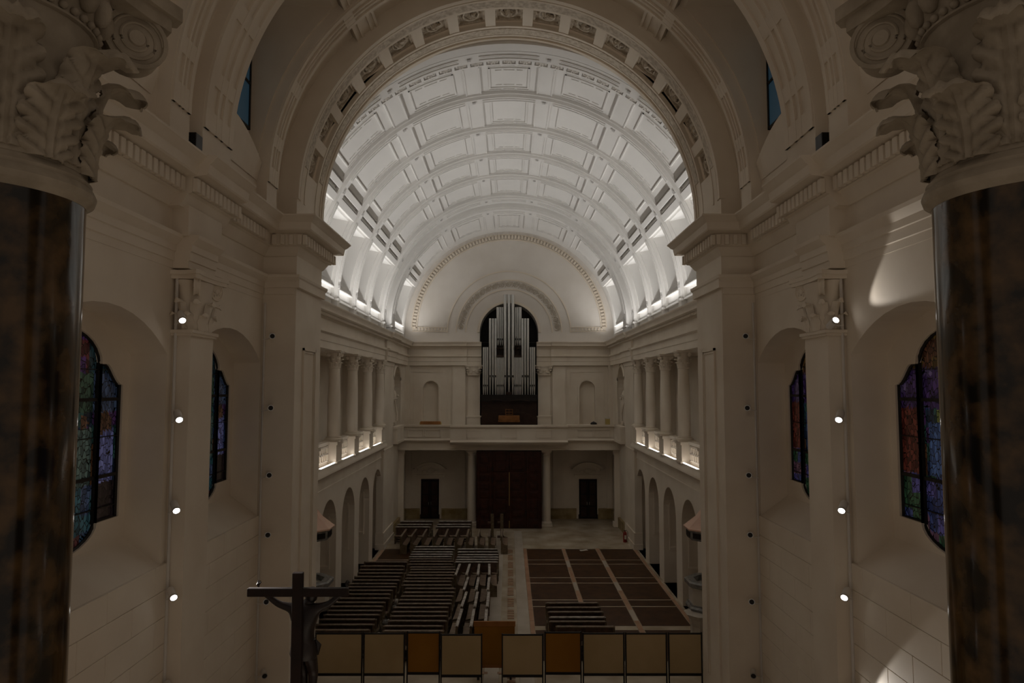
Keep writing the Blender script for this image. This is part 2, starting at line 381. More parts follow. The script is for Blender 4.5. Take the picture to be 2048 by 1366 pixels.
for s in (-1, 1):
    for (y0, y1) in bays + [endbay]:
        wn += 1
        wd = struct(f'window_{wn}', f'tall recessed vault window on the {"left" if s < 0 else "right"}')
        a = lambda d, s=s, r=RV: (s * r * sin(R(d)), ZC + r * cos(R(d)))
        (xt, zt), (xb, zb) = a(64.5), a(84.5); X2 = s * 8.7; i0, i1 = y0 + .12, y1 - .12
        mb = MB()
        mb.quad((xt, i0, zt), (xt, i1, zt), (X2, i1, zt + .45), (X2, i0, zt + .45))
        mb.quad((xb, i0, zb), (xb, i1, zb), (X2, i1, zb + .3), (X2, i0, zb + .3))
        n = 8
        for yy in (i0, i1):
            pts = [(*a(64.5 + 20 * k / n),) for k in range(n + 1)]
            poly = [(x, yy, z) for x, z in pts] + [(X2, yy, zb + .3), (X2, yy, zt + .45)]
            mb.add(poly, [tuple(range(len(poly)))])
        for (u0, u1) in ((y0, i0), (i1, y1)): mb.arc([(RV, u0), (RV, u1)], s * 64.5, s * 84.5, ZC, 7, closed=False)
        mb.build('reveal', 'plaster', wd, 30)
        mb = MB(); xa, xb2 = sorted((s * 8.55, s * 8.62)); mb.box(xa, xb2, i0, i1, zb + .2, zt + .5); mb.build('pane', 'plaster_grey', wd)
        mb = MB(); xa, xb2 = sorted((s * 8.45, s * 8.56))
        for q in (i0 + .02, (i0 + i1) / 2 - .03, i1 - .1): mb.box(xa, xb2, q, q + .07, zb + .25, zt + .45)
        mb.box(xa, xb2, i0, i1, zb + .25, zb + .36); mb.build('window_frame', 'plaster', wd)
# transverse ribs
def rib(y0, y1, r=7.0, fil=2):
    mb = MB(); yc = (y0 + y1) / 2
    mb.arc([(RV + .05, y0), (r + .12, y0), (r + .1, y0 + .05), (r, y0 + .07), (r, y1 - .07), (r + .1, y1 - .05), (r + .12, y1), (RV + .05, y1)], -90, 90, ZC, 60)
    for s in (-1, 1):
        xa, xb = sorted((s * r, s * (RV + .05))); mb.box(xa, xb, y0 + .07, y1 - .07, 12.04, ZC)
        xa, xb = sorted((s * (r - .06), s * (RV + .05))); mb.box(xa, xb, y0, y1, 12.04, 12.2); mb.box(xa, xb, y0, y1, 12.5, 12.58)
    o = mb.build('rib', 'plaster', vault, 35)
    # raised fillets on the soffit, broken where the longitudinal bands cross
    mb = MB(); q = (y1 - y0) * .16
    for (a0, a1) in ((-8, 8), (13.5, 30.5), (-30.5, -13.5), (36.5, 56), (-56, -36.5), (64, 84), (-84, -64)):
        for yy in (yc - q - .02, yc + q - .02): mb.ring(r - .035, r + .01, yy, yy + .05, a0, a1, ZC, max(4, int(abs(a1 - a0) / 3)))
        mb.ring(r - .02, r + .01, yc - .03, yc + .03, a0 + .4, a1 - .4, ZC, max(4, int(abs(a1 - a0) / 3)))
    mb.build('rib_fillet', 'plaster', o, 35)
    mb = MB()
    for a in (-86, -60, -33.5, -10.7, 10.7, 33.5, 60, 86): mb.ring(r - .05, r + .01, yc - .06, yc + .06, a - .5, a + .5, ZC, 1)
    mb.build('rib_stud', 'plaster_grey', o)
for i in range(4): rib(bays[i][1], bays[i + 1][0])
rib(37.6, 38.5, 6.95); rib(39.9, 41.3, 6.92)
rib(20.75, 21.5, 6.92)
mb = MB().ring(6.9, RV, 20.3, 20.75, -90, 90, ZC, 60); mb.build('arch_moulding', 'plaster', vault, 30)
# carved coffer bands
def coffer_band(y0, y1, pitch, amax, r=7.15):
    mb = MB(); mb.ring(r, RV + .02, y0 - .09, y0, -90, 90, ZC, 60); mb.ring(r, RV + .02, y1, y1 + .09, -90, 90, ZC, 60)
    k = int(amax / pitch)
    for i in range(-k, k + 1):
        c = i * pitch + pitch / 2; mb.ring(r, RV + .02, y0, y1, c - pitch * .09, c + pitch * .09, ZC, 1)
    o = mb.build('coffer_band', 'plaster', vault, 30)
    rr = r + .035; hw = r * R(pitch * .36); hy = (y1 - y0) / 2 * .82
    mb = MB(); mb.bev(-hw, hw, -hy, hy, -.02, .05, .02)
    for q in range(6): 
        a = q * pi / 3; mb.tube([(0, 0, -.03), (hw * .55 * cos(a), hy * .7 * sin(a), -.05), (hw * .8 * cos(a), hy * .85 * sin(a), -.02)], [.03, .05, .02], 5)
    me = mb.mesh('coffer_panel', 'carved_plaster')
    for i in range(-k, k + 1):
        a = R(i * pitch); link('coffer_panel', me, o, (rr * sin(a), (y0 + y1) / 2, ZC + rr * cos(a)), (0, a, 0))
coffer_band(21.62, 22.14, 4.3, 86); coffer_band(41.5, 42.1, 4.3, 60)
# longitudinal bands and coffer frames
for (y0, y1) in bays + [endbay]:
    for s in (-1, 1):
        for (a0, a1) in ((8.4, 12.4), (31.2, 35.6)):
            mb = MB(); mb.ring(7.185, RV + .02, y0, y1, s * a0, s * a1, ZC, 2)
            e = .35
            for a in (a0 - e, a1 - .1): mb.ring(7.165, RV + .02, y0, y1, s * a, s * (a + e), ZC, 1)
            mb.build('coffer_beam', 'plaster', vault, 20)
        mb = MB()
        for (a0, a1, r) in ((56.6, 57.2, 7.19), (58.0, 59.8, 7.10), (60.6, 61.0, 7.17), (61.6, 63.8, 7.06)): mb.ring(r, RV + .02, y0, y1, s * a0, s * a1, ZC, 1)
        mb.build('window_lintel', 'plaster', vault, 20)
        # attic course under the windows
        mb = MB(); xa, xb = sorted((s * 7.1, s * 7.3)); mb.box(xa, xb, y0, y1, 12.52, 12.6); mb.box(xa, xb, y0, y1, 13.02, 13.07); mb.box(xa, xb, y0, y1, 12.04, 12.12); mb.build('attic_course', 'plaster', vault)
    for (a0, a1) in ((-7.4, 7.4), (13.6, 30), (-30, -13.6), (37, 55.4), (-55.4, -37)):
        mb = MB(); m = .22; r0, r1 = 7.205, RV + .01; da = math.degrees(m / RV); yy0, yy1 = y0 + .24, y1 - .24; t = .05; dt = math.degrees(t / RV)
        nn = max(3, int(abs(a1 - a0) / 3))
        for (u0, u1) in ((a0 + da, a0 + da + dt), (a1 - da - dt, a1 - da)): mb.ring(r0, r1, yy0, yy1, u0, u1, ZC, 1)
        for (v0, v1) in ((yy0, yy0 + t), (yy1 - t, yy1)): mb.ring(r0, r1, v0, v1, a0 + da, a1 - da, ZC, nn)
        # inner frame, broken at the corners and middles
        i0, i1 = a0 + da * 2.1, a1 - da * 2.1; f = (i1 - i0)
        for (v0, v1) in ((yy0 + .2, yy0 + .24), (yy1 - .24, yy1 - .2)):
            for (g0, g1) in ((0, .22), (.3, .7), (.78, 1)): mb.ring(7.22, r1, v0, v1, i0 + f * g0, i0 + f * g1, ZC, 2)
        for (v0, v1) in ((y0 + .08, y0 + .12), (y1 - .12, y1 - .08)):
            for (g0, g1) in ((0, .3), (.36, .64), (.7, 1)): mb.ring(7.205, r1, v0, v1, a0 + da + (a1 - a0 - 2 * da) * g0, a0 + da + (a1 - a0 - 2 * da) * g1, ZC, 2)
        mb.build('coffer_frame', 'plaster', vault, 30)

# ------------------------------------------------------------------ organ wall
wb = struct('wall_back', 'limestone entrance wall with tympanum and organ arch')
PB = lambda x, z, d: (x, YE + d, z)
def n2(y): return 0
mb = MB()
opening_wall(mb, PB, -7.2, 7.2, 5.4, 12.06, [(-2.0, 2.0, const(5.4), const(12.06)), (-5.94, -4.86, const(6.4), archf(-5.4, .54, 8.85)), (4.86, 5.94, const(6.4), archf(5.4, .54, 8.85))], .35)
mb.build('wall_face', 'limestone', wb, 30)
mb = MB(); n = 48
vs = []
for i in range(n + 1):          # tympanum between the organ arch and the vault
    a = R(-90 + 180 * i / n); vs += [(2.03 * sin(a), YE, 12.75 + 2.03 * cos(a)), (7.3 * sin(a), YE, ZC + 7.3 * cos(a))]
mb.add(vs, [(2 * i, 2 * i + 1, 2 * i + 3, 2 * i + 2) for i in range(n)])
for s in (-1, 1): mb.quad((s * 2.03, YE, 12.0), (s * 7.3, YE, 12.0), (s * 7.3, YE, ZC), (s * 2.03, YE, 12.75))
mb.arc([(2.03, YE), (2.03, YE + 1.6)], -90, 90, 12.75, 24, closed=False)
for s in (-1, 1): mb.quad((s * 2.03, YE, 5.4), (s * 2.03, YE + 1.6, 5.4), (s * 2.03, YE + 1.6, 12.75), (s * 2.03, YE, 12.75))
mb.build('tympanum', 'tympanum_stone', wb, 30)
mb = MB()
for x in (-5.4, 5.4): mb.quad((x - .6, YE + .35, 6.3), (x + .6, YE + .35, 6.3), (x + .6, YE + .35, 9.5), (x - .6, YE + .35, 9.5))
mb.quad((-7.2, YE, 0), (7.2, YE, 0), (7.2, YE, 5.4), (-7.2, YE, 5.4))
mb.build('wall_face', 'limestone', wb, 30)
MB().box(-2.3, 2.3, YE + 1.5, YE + 1.6, 5.2, 15).build('organ_recess', 'black_wood', wb)
mb = MB()
for r in (4.3, 3.68, 3.02, 2.1): mb.ring(r - .05, r + .03, YE - .05, YE + .02, -90, 90, 12.75, 40)
mb.ring(2.03, 2.2, YE - .1, YE, -90, 90, 12.75, 40)
for r in (6.78, 6.42): mb.ring(r - .04, r + .03, YE - .05, YE + .02, -88, 88, 12.85, 60)
for s in (-1, 1):
    xa, xb = sorted((s * 4.3, s * 6.75))
    for z in (12.8, 13.08): mb.box(xa, xb, YE - .05, YE + .02, z, z + .05)
mb.build('arch_moulding', 'limestone', wb, 30)
mb = MB()
for i in range(-44, 45):
    a = R(i * 2); rr = 6.6; x, z = rr * sin(a), 12.85 + rr * cos(a)
    mb.add([(x + dx * cos(a) + dz * sin(a), YE - dy, z - dx * sin(a) + dz * cos(a)) for dy in (0, .10) for dx, dz in ((-.06, -.12), (.06, -.12), (.06, .12), (-.06, .12))], [(4, 5, 6, 7), (0, 1, 5, 4), (1, 2, 6, 5), (2, 3, 7, 6), (3, 0, 4, 7)])
for s in (-1, 1):
    for i in range(11): x = s * (4.45 + i * .22); mb.box(x - .05, x + .05, YE - .05, YE, 12.88, 13.05)
mb.build('dentil', 'limestone', wb, kind='stuff')
# scroll-carved archivolt: each scroll its own ring
me_s = MB()
pts = [(.22 * (1 - k / 22) * cos(k * .62), -.02, .22 * (1 - k / 22) * sin(k * .62)) for k in range(20)]
me_s.tube(pts, .028, 5); me_s.tube([(.2, 0, -.2), (.3, -.03, 0), (.2, 0, .22)], .022, 5); me_s = me_s.mesh('carved_scroll', 'carved', 50)
for i in range(-10, 11):
    a = R(i * 8.3); r = 3.35; link('carved_scroll', me_s, wb, (r * sin(a), YE - .02, 12.75 + r * cos(a)), (0, a, 0))
# organ wall entablature, pilasters, panels
ENTB = [(7.3 - x, z) for x, z in ENT]   # depth forward of the wall
def entb(x0, x1, dz=0, add=0): return MB().sweep([(YE + .1 - (d + add), z) for d, z in ENTB], x0, x1, axis='x')
for (x0, x1, ad) in ((-7.15, -4.0, 0), (-4.0, -2.9, .16), (-2.9, -1.9, .0), (1.9, 2.9, .0), (2.9, 4.0, .16), (4.0, 7.15, 0)): entb(x0, x1, 0, ad).build('entablature', 'limestone', wb, 40)
mb = MB()
for s in (-1, 1):
    xa, xb = sorted((s * 3.0, s * 3.9)); mb.box(xa, xb, YE - .18, YE, 5.4, 10.45)
    xa, xb = sorted((s * 2.0, s * 2.85)); mb.box(xa, xb, YE - .12, YE, 5.4, 9.8); mb.box(xa - .04, xb + .04, YE - .18, YE, 5.4, 6.9); mb.box(xa - .08, xb + .08, YE - .24, YE, 6.9, 7.0)
    xa, xb = sorted((s * 6.85, s * 7.15)); mb.box(xa, xb, YE - .2, YE, 5.4, 10.45)
    x0, x1 = sorted((s * 4.25, s * 6.6))
    mb.box(x0, x1, YE - .04, YE, 10.0, 10.06); mb.box(x0, x0 + .06, YE - .03, YE, 6.4, 10.0); mb.box(x1 - .06, x1, YE - .03, YE, 6.4, 10.0)
mb.build('pilaster', 'limestone', wb)
mb = MB()
for x in (-5.4, 5.4): mb.ring(.54, .66, YE - .05, YE, -90, 90, 8.85, 20, xc=x); mb.box(x - .66, x - .54, YE - .05, YE, 6.4, 8.85); mb.box(x + .54, x + .66, YE - .05, YE, 6.4, 8.85)
mb.build('niche_moulding', 'limestone', wb, 30)
# lower entrance wall: dado, pilasters, pediments
mb = MB()
for s in (-1, 1):
    for (x0, x1) in ((2.3, 4.6), (6.08, 7.15)):
        xa, xb = sorted((s * x0, s * x1)); mb.box(xa, xb, YE - .14, YE, 0, .62); mb.box(xa, xb, YE - .18, YE, .62, .7)
    xa, xb = sorted((s * 7.0, s * 7.2)); mb.box(xa, xb, 41.6, YE, 0, .62)
mb.build('dado', 'dado_stone', wb)
mb = MB()
for s in (-1, 1):
    for (x0, x1) in ((3.0, 3.9), (6.7, 7.1)):
        xa, xb = sorted((s * x0, s * x1)); mb.box(xa, xb, YE - .08, YE, .7, 5.0)
    x = s * 5.4
    for q in (-.72, .62): mb.box(x + q, x + q + .1, YE - .09, YE, .3, 2.85)
    mb.box(x - .95, x + .95, YE - .24, YE, 2.85, 2.97); mb.box(x - .85, x + .85, YE - .07, YE, 2.7, 2.85)
    mb.ring(1.36, 1.52, YE - .34, YE, -43, 43, 2.32, 16, xc=x); mb.ring(1.18, 1.34, YE - .2, YE, -40, 40, 2.32, 16, xc=x)
    for q in (-1, 1): mb.box(x + q * 1.0 - .16, x + q * 1.0 + .16, YE - .34, YE, 3.26, 3.4)
mb.build('door_pediment', 'limestone', wb, 30)
mb = MB()
for s in (-1, 1):
    x = s * 5.4
    for a in range(-70, 71, 20): mb.tube([(x, YE - .05, 3.1), (x + .3 * sin(R(a)), YE - .1, 3.1 + .3 * cos(R(a)))], .035, 5, .05)
    for q in (-1, 1): mb.tube([(x + q * (.35 + .2 * cos(k * .5)), YE - .06, 3.15 + .12 * sin(k * .6)) for k in range(8)], .03, 5)
mb.build('carved_crest', 'limestone', wb, 50)

# ------------------------------------------------------------------ choir walls near the camera
XW = 6.5; ZSP = 14.0
LOWARC = [(6.7, 11.28), (6.49, 11.28), (6.49, 11.42), (6.46, 11.43), (6.46, 11.6), (6.43, 11.61), (6.43, 11.74), (6.36, 11.8), (6.31, 11.86), (6.3, 11.93), (6.7, 11.95)]
CORN = [(6.7, 12.42), (6.46, 12.44), (6.4, 12.5), (6.32, 12.62), (6.3, 12.66), (6.22, 12.68), (6.2, 12.98), (6.12, 13.0), (5.95, 13.02), (5.92, 13.05), (5.9, 13.22), (5.84, 13.26), (5.78, 13.34), (5.75, 13.36), (5.75, 13.4), (6.7, 13.42)]
def off(p, d): return [(x - d if x < 6.65 else x, z) for x, z in p]
win_half = 1.78; lobe = 1.12
def wtop(c):
    def f(y):
        u = abs(y - c)
        if u <= lobe: return 9.4 + sqrt(max(0, 1 - (u / lobe) ** 2)) * .62 * (1 if u < lobe else 0)
        return 9.4 - .37 * sin(min(1, (u - lobe - .2) / (win_half - lobe - .2)) * pi / 2) ** 1.3 if u > lobe + .2 else 9.4
    return f
def wbot(c):
    def f(y):
        u = abs(y - c)
        return 6.62 if u > lobe else 6.62 - .42 * sqrt(max(0, 1 - (u / lobe) ** 2)) - (.0)
    return f
def mix(a, b, t): return tuple(x + (y - x) * t for x, y in zip(a, b))
def glass_colour(s, k, u, z):
    # u: -1..1 across (toward the nave positive), z height; returns the pane's own colour
    h = (z - 6.2) / 3.9
    random.seed(int(u * 7) * 31 + int(h * 13) * 7 + k)
    base = random.choice([(.02, .04, .10), (.03, .08, .07), (.07, .03, .10), (.10, .045, .02), (.02, .03, .05)])
    if s < 0:
        if h > .78: base = random.choice([(.10, .04, .16), (.05, .05, .22), (.12, .03, .03)]) if abs(u) < .5 else (.03, .06, .07)
        elif h > .6: base = (.05, .09, .06) if u < .6 else (.06, .09, .16)
        if .18 < h < .60:
            for c, wv, col in ((.86, .10, (.16, .18, .42)), (.74, .08, (.20, .22, .50)), (.42, .16, (.10, .15, .13)), (.2, .12, (.07, .15, .08)), (-.1, .15, (.1, .1, .2)), (-.5, .2, (.12, .06, .03))):
                if abs(u - c) < wv and h < .53: base = col
            for c, hh in ((.86, .545), (.74, .53), (.45, .56), (.25, .52), (-.1, .57)):
                if (u - c) ** 2 + ((h - hh) * 2.2) ** 2 < .0046: base = (.14, .07, .04)
        if h < .28: base = (.03, .02, .02) if u > .68 else random.choice([(.03, .09, .11), (.05, .13, .16), (.07, .10, .18)])
        if h < .07: base = random.choice([(.12, .04, .04), (.05, .10, .16)])
    else:
        if h > .8: base = random.choice([(.12, .07, .02), (.16, .09, .03), (.10, .04, .02)])
        elif h > .62: base = random.choice([(.07, .035, .13), (.05, .025, .10), (.13, .09, .20)])
        d = sqrt((u - .1) ** 2 + ((h - .56) * 2) ** 2)
        if d < .3: base = (.20, .22, .06) if (math.atan2(h - .56, u - .1) * 6) % 2 < 1.2 else (.10, .14, .04)
        if d < .04: base = (.5, .5, .5)
        if .22 < h < .56 and .2 < u < .55: base = (.07, .13, .30)
        if .25 < h < .62 and u > .62: base = (.13, .03, .02)
        if h <= .32: base = random.choice([(.10, .09, .28), (.04, .10, .05), (.16, .08, .12), (.05, .07, .20)])
        if abs(u - .0) < .16 and .83 < h < .95:
            base = (.16, .03, .03)
            if abs(u) < .10 and .845 < h < .935: base = (.34, .34, .46)
            if (abs(u) < .025 and abs((h - .89) % .03 - .01) < .008) : base = (.05, .07, .25)
    return base
gw = 20
for s in (-1, 1):
    nm = 'left' if s < 0 else 'right'
    wc = struct('wall_choir_' + nm, f'limestone choir wall on the {nm} with deep window alcoves')
    P = lambda y, z, d, s=s: (s * (XW + d), y, z)
    cs = (10.98, 15.88)
    def seg(c): return lambda y: 10.36 - (3.0 - sqrt(max(0, 9 - (y - c) ** 2)))
    mb = MB()
    opening_wall(mb, P, 8.2, 18.5, 5.2, 11.4, [(c - 1.98, c + 1.98, const(5.68), seg(c)) for c in cs], .72)
    mb.quad(P(8.2, 11.4, 0), P(18.5, 11.4, 0), P(18.5, 13.4, 0), P(8.2, 13.4, 0))
    mb.build('wall_face', 'limestone', wc, 25)
    for c in cs:
        mb = MB()      # back wall of the alcove with the lobed window hole, and the sloping sill
        opening_wall(mb, lambda y, z, d, s=s: (s * (7.2 + d), y, z), c - 1.98, c + 1.98, 5.6, 10.5,
                     [(c - win_half, c - lobe, wbot(c), wtop(c)), (c - lobe, c + lobe, wbot(c), wtop(c)), (c + lobe, c + win_half, wbot(c), wtop(c))], .12, 14)
        mb.build('alcove_back', 'limestone', wc, 25)
        mb = MB()
        mb.add([(s * 6.5, c - 1.98, 5.68), (s * 6.5, c + 1.98, 5.68), (s * 7.21, c + 1.98, 6.2), (s * 7.21, c - 1.98, 6.2), (s * 7.21, c - 1.98, 5.5), (s * 7.21, c + 1.98, 5.5), (s * 6.5, c - 1.98, 5.5), (s * 6.5, c + 1.98, 5.5)],
               [(0, 1, 2, 3), (0, 3, 4, 6), (1, 2, 5, 7), (3, 2, 5, 4)])
        mb.build('alcove_sill', 'limestone', wc)
    MB().sweep(mir(s)(LOWARC), 8.2, 18.3).build('architrave', 'limestone', wc, 25)
    MB().sweep(mir(s)(off(LOWARC, .3)), 13.05, 14.25).build('architrave', 'limestone', wc, 25)
    MB().sweep(mir(s)(CORN), 8.2, 18.3).build('cornice', 'limestone', wc, 25)
    MB().sweep(mir(s)(off(CORN, .2)), 12.75, 14.75).build('cornice', 'limestone', wc, 25)
    xa, xb = sorted((s * 6.18, s * 6.6)); MB().box(xa, xb, 12.98, 14.5, 11.9, 12.5).build('frieze_block', 'limestone', wc)
    me_d = MB().bev(-.05, .05, -.065, .065, 0, .26, .008).mesh('dentil', 'limestone')
    k = 0
    for i in range(48):
        y = 8.4 + i * .2
        if y < 12.7 or 14.8 < y < 17.1: link('dentil', me_d, wc, (s * 6.16, y, 12.69))
        else:
            if y < 17: link('dentil', me_d, wc, (s * 5.96, y, 12.69))
    # ashlar below the alcoves: every block its own object with a slightly open joint
    mes = {}
    for r_ in range(11):
        zz0 = r_ * .49 + .3
        y = 8.2 - (.75 if r_ % 2 else 0)
        while y < 18.4:
            y0, y1 = max(8.2, y), min(18.45, y + 1.5)
            for (q0, q1) in (((y0, y1),) if (y1 < 13.1 or y0 > 14.2) else (((y0, 13.1),) if y0 < 13.1 else ()) + (((14.2, y1),) if y1 > 14.2 else ())):
                if q1 - q0 > .1:
                    w_ = round(q1 - q0, 2)
                    if w_ not in mes: mes[w_] = MB().bev(-.06, .0, -w_ / 2 + .005, w_ / 2 - .005, .004, .486, .006).mesh('stone_block', 'limestone')
                    if s < 0: link('stone_block', mes[w_], wc, (-6.44, (q0 + q1) / 2, zz0))
                    else: link('stone_block', mes[w_], wc, (6.44, (q0 + q1) / 2, zz0), (0, 0, pi))
            y += 1.5
    # pilaster with stepped edges
    mb = MB()
    xa, xb = sorted((s * 6.15, s * 6.55)); mb.box(xa, xb, 13.14, 14.15, 0, 10.0)
    xa, xb = sorted((s * 6.1, s * 6.55)); mb.box(xa, xb, 13.09, 14.2, 9.98, 10.03); xa, xb = sorted((s * 6.07, s * 6.55)); mb.box(xa, xb, 13.06, 14.23, 10.03, 10.09)
    mb.build('pilaster', 'limestone', wc)

# --- acanthus leaf, capitals -------------------------------------------------
def leaf_mesh(wd, ht, curl, nu=10, nv=16, th=.02, lobes=5):
    # acanthus leaf standing on its foot: deep pinnate grooves, scalloped edge, tip curling out and over
    mb = MB(); vs = []
    def pos(u, v, t):
        vb = .74
        if v < vb: z = ht * .93 * v / vb; out = curl * .35 * (v / vb) ** 2.5
        else:
            a = (v - vb) / (1 - vb) * pi * 1.15; rr = curl * .36
            z = ht * .93 + rr * .55 * sin(a); out = curl * .35 + rr * (1 - cos(a)) * 1.25
        au = abs(u)
        wv = wd / 2 * (.80 + .28 * sin(min(1, v / .7) * pi * .75)) * (1 if v < .7 else max(.2, 1 - ((v - .7) / .3) ** 2 * .75))
        ph = v * lobes - .15
        scal = 1 - .30 * (1 - abs(sin(pi * ph))) ** 1.6 * au ** 2
        x = u * wv * scal
        g = abs(sin(pi * (v * lobes - au * 1.0 - .15)))              # grooves sweeping up and out from the midrib
        fine = abs(sin(pi * 3 * (v * lobes - au * 1.0 - .15)))
        rel = .105 * g * min(1, au * 2.2) + .03 * fine * au + .11 * max(0, 1 - au * 5) + .06 * max(0, 1 - abs(au - .28) * 9) * (1 if v < .8 else .4)
        n_ = rel * wd - .16 * au * au * wd
        f = 1 if v < vb else cos((v - vb) / (1 - vb) * pi * .8)
        return (x, out + n_ * max(f, 0) + t * f, z + n_ * (1 - abs(f)) + (0 if f > .3 else t * (1 - abs(f))))
    for t in (0, -th):
        for j in range(nv + 1):
            for i in range(nu + 1): vs.append(pos(-1 + 2 * i / nu, j / nv, t))
    N = (nu + 1) * (nv + 1); fs = []
    for L_ in (0, 1):
        for j in range(nv):
            for i in range(nu):
                a = L_ * N + j * (nu + 1) + i; fs.append((a, a + 1, a + nu + 2, a + nu + 1))
    for j in range(nv):
        for i in (0, nu):
            a = j * (nu + 1) + i; fs.append((a, a + nu + 1, a + nu + 1 + N, a + N))
    for i in range(nu):
        for j in (0, nv):
            a = j * (nu + 1) + i; fs.append((a, a + 1, a + 1 + N, a + N))
    return mb.add(vs, fs)
def volute_mb(r, wd, turns=2.6, n=60, tube=.035):
    # scroll whose axis lies along local x; centre at origin
    mb = MB(); m = 28; pro = [(.0, wd * .5), (r * .25, wd * .52), (r * .28, wd * .45), (r * .82, wd * .36), (r * .86, wd * .46), (r, wd * .46), (r, wd * .3), (r * .86, wd * .12), (r * .86, -wd * .12), (r, -wd * .3), (r, -wd * .46), (r * .86, -wd * .46), (r * .82, -wd * .36), (r * .28, -wd * .45), (r * .25, -wd * .52), (0, -wd * .5)]
    vs = [(x, rr * cos(2 * pi * i / m), rr * sin(2 * pi * i / m)) for i in range(m) for rr, x in pro]; k = len(pro)
    mb.add(vs, [(i * k + j, i * k + j + 1, ((i + 1) % m) * k + j + 1, ((i + 1) % m) * k + j) for i in range(m) for j in range(k - 1)])
    for sgn in (-1, 1):
        pts = []
        for q in range(n + 1):
            t = q / n; a = t * turns * 2 * pi; rr = r * (.86 - .66 * t); pts.append((sgn * wd * (.37 + .1 * t), rr * cos(a), rr * sin(a)))
        mb.tube(pts, r * tube * 1.6, 6)
    return mb
def merge(dst, src, mat):
    dst.add([tuple(mat @ Vector(v)) for v in src.v], src.f)
def capital_parts(r, h, n=8, big=False):
    """meshes (bell, leaf low, leaf high, volute) and their placements around the origin"""
    bell = MB(); ab = r * 1.42
    bell.lathe([(r * 1.0, 0), (r * .98, h * .3), (r * 1.0, h * .6), (r * 1.06, h * .76), (r * 1.16, h * .82), (r * 1.16, h * .85), (r * 1.05, h * .86)], 0, 0, 32)
    # concave-sided abacus with cut corners
    for (z0, z1, sc_) in ((h * .86, h * .93, 1.0), (h * .93, h, 1.07)):
        pts = []
        for q in range(4):
            b = q * pi / 2
            for k in range(-4, 5):
                u = k / 4; d = ab * sc_ * (1.0 - .16 * (1 - u * u)); lat = u * ab * sc_ * .9
                pts.append((d * cos(b) - lat * sin(b), d * sin(b) + lat * cos(b)))
        N = len(pts); bell.add([(x, y, z0) for x, y in pts] + [(x, y, z1) for x, y in pts], [tuple(range(N)), tuple(range(2 * N - 1, N - 1, -1))] + [(i, (i + 1) % N, N + (i + 1) % N, N + i) for i in range(N)])
    low = leaf_mesh(2 * pi * r / n * .82, h * .27, r * .40, *((24, 44) if big else (4, 8)), th=r * .03)
    high = leaf_mesh(2 * pi * r / n * .84, h * .47, r * .52, *((24, 60) if big else (4, 9)), th=r * .03, lobes=7)
    vol = volute_mb(r * .385, r * .42, n=60 if big else 12)
    pl = {'low': [((r * 1.05) * cos(a), (r * .98) * sin(a), 0.0, a - pi / 2) for a in [2 * pi * (k + .5) / n for k in range(n)]],
          'high': [((r * .97) * cos(a), (r * .97) * sin(a), h * .02, a - pi / 2) for a in [2 * pi * k / n for k in range(n)]],
          'vol': [((r * 1.42) * cos(a), (r * 1.42) * sin(a), h * .71, a - pi / 2) for a in [pi / 4 + pi / 2 * k for k in range(4)]]}
    pl['vol'] = [(r * (1.46 if big else 1.3) * cos(a + pi / 2), r * (1.46 if big else 1.3) * sin(a + pi / 2), h * .755, a) for _, _, _, a in pl['vol']]
    return bell, low, high, vol, pl
def small_capital(r, h):
    bell, low, high, vol, pl = capital_parts(r, h)
    for key, m_ in (('low', low), ('high', high), ('vol', vol)):
        for (x, y, z, a) in pl[key]: merge(bell, m_, Matrix.Translation((x, y, z)) @ Matrix.Rotation(a, 4, 'Z'))
    return bell
# pilaster capitals on the choir walls
pc = small_capital(.5, 1.15)
# square the capital: flatten towards the pilaster plan
def flatcap(v):
    return Vector((v.x * .52, v.y * 1.0, v.z))
me_pc = MB(); me_pc.v = [tuple(flatcap(Vector(v))) for v in pc.v]; me_pc.f = pc.f
me_pc = me_pc.mesh('capital', 'limestone', 45)
for s in (-1, 1):
    wc = bpy.data.objects['wall_choir_' + ('left' if s < 0 else 'right')]
    link('capital', me_pc, wc, (s * 6.32, 13.65, 10.09))
me_oc = MB(); me_oc.v = [(v[0] * .85, v[1] * .45, v[2] * .62) for v in pc.v]; me_oc.f = pc.f; me_oc = me_oc.mesh('capital', 'limestone', 45)
for s in (-1, 1): link('capital', me_oc, wb, (s * 2.42, YE - .1, 9.76))

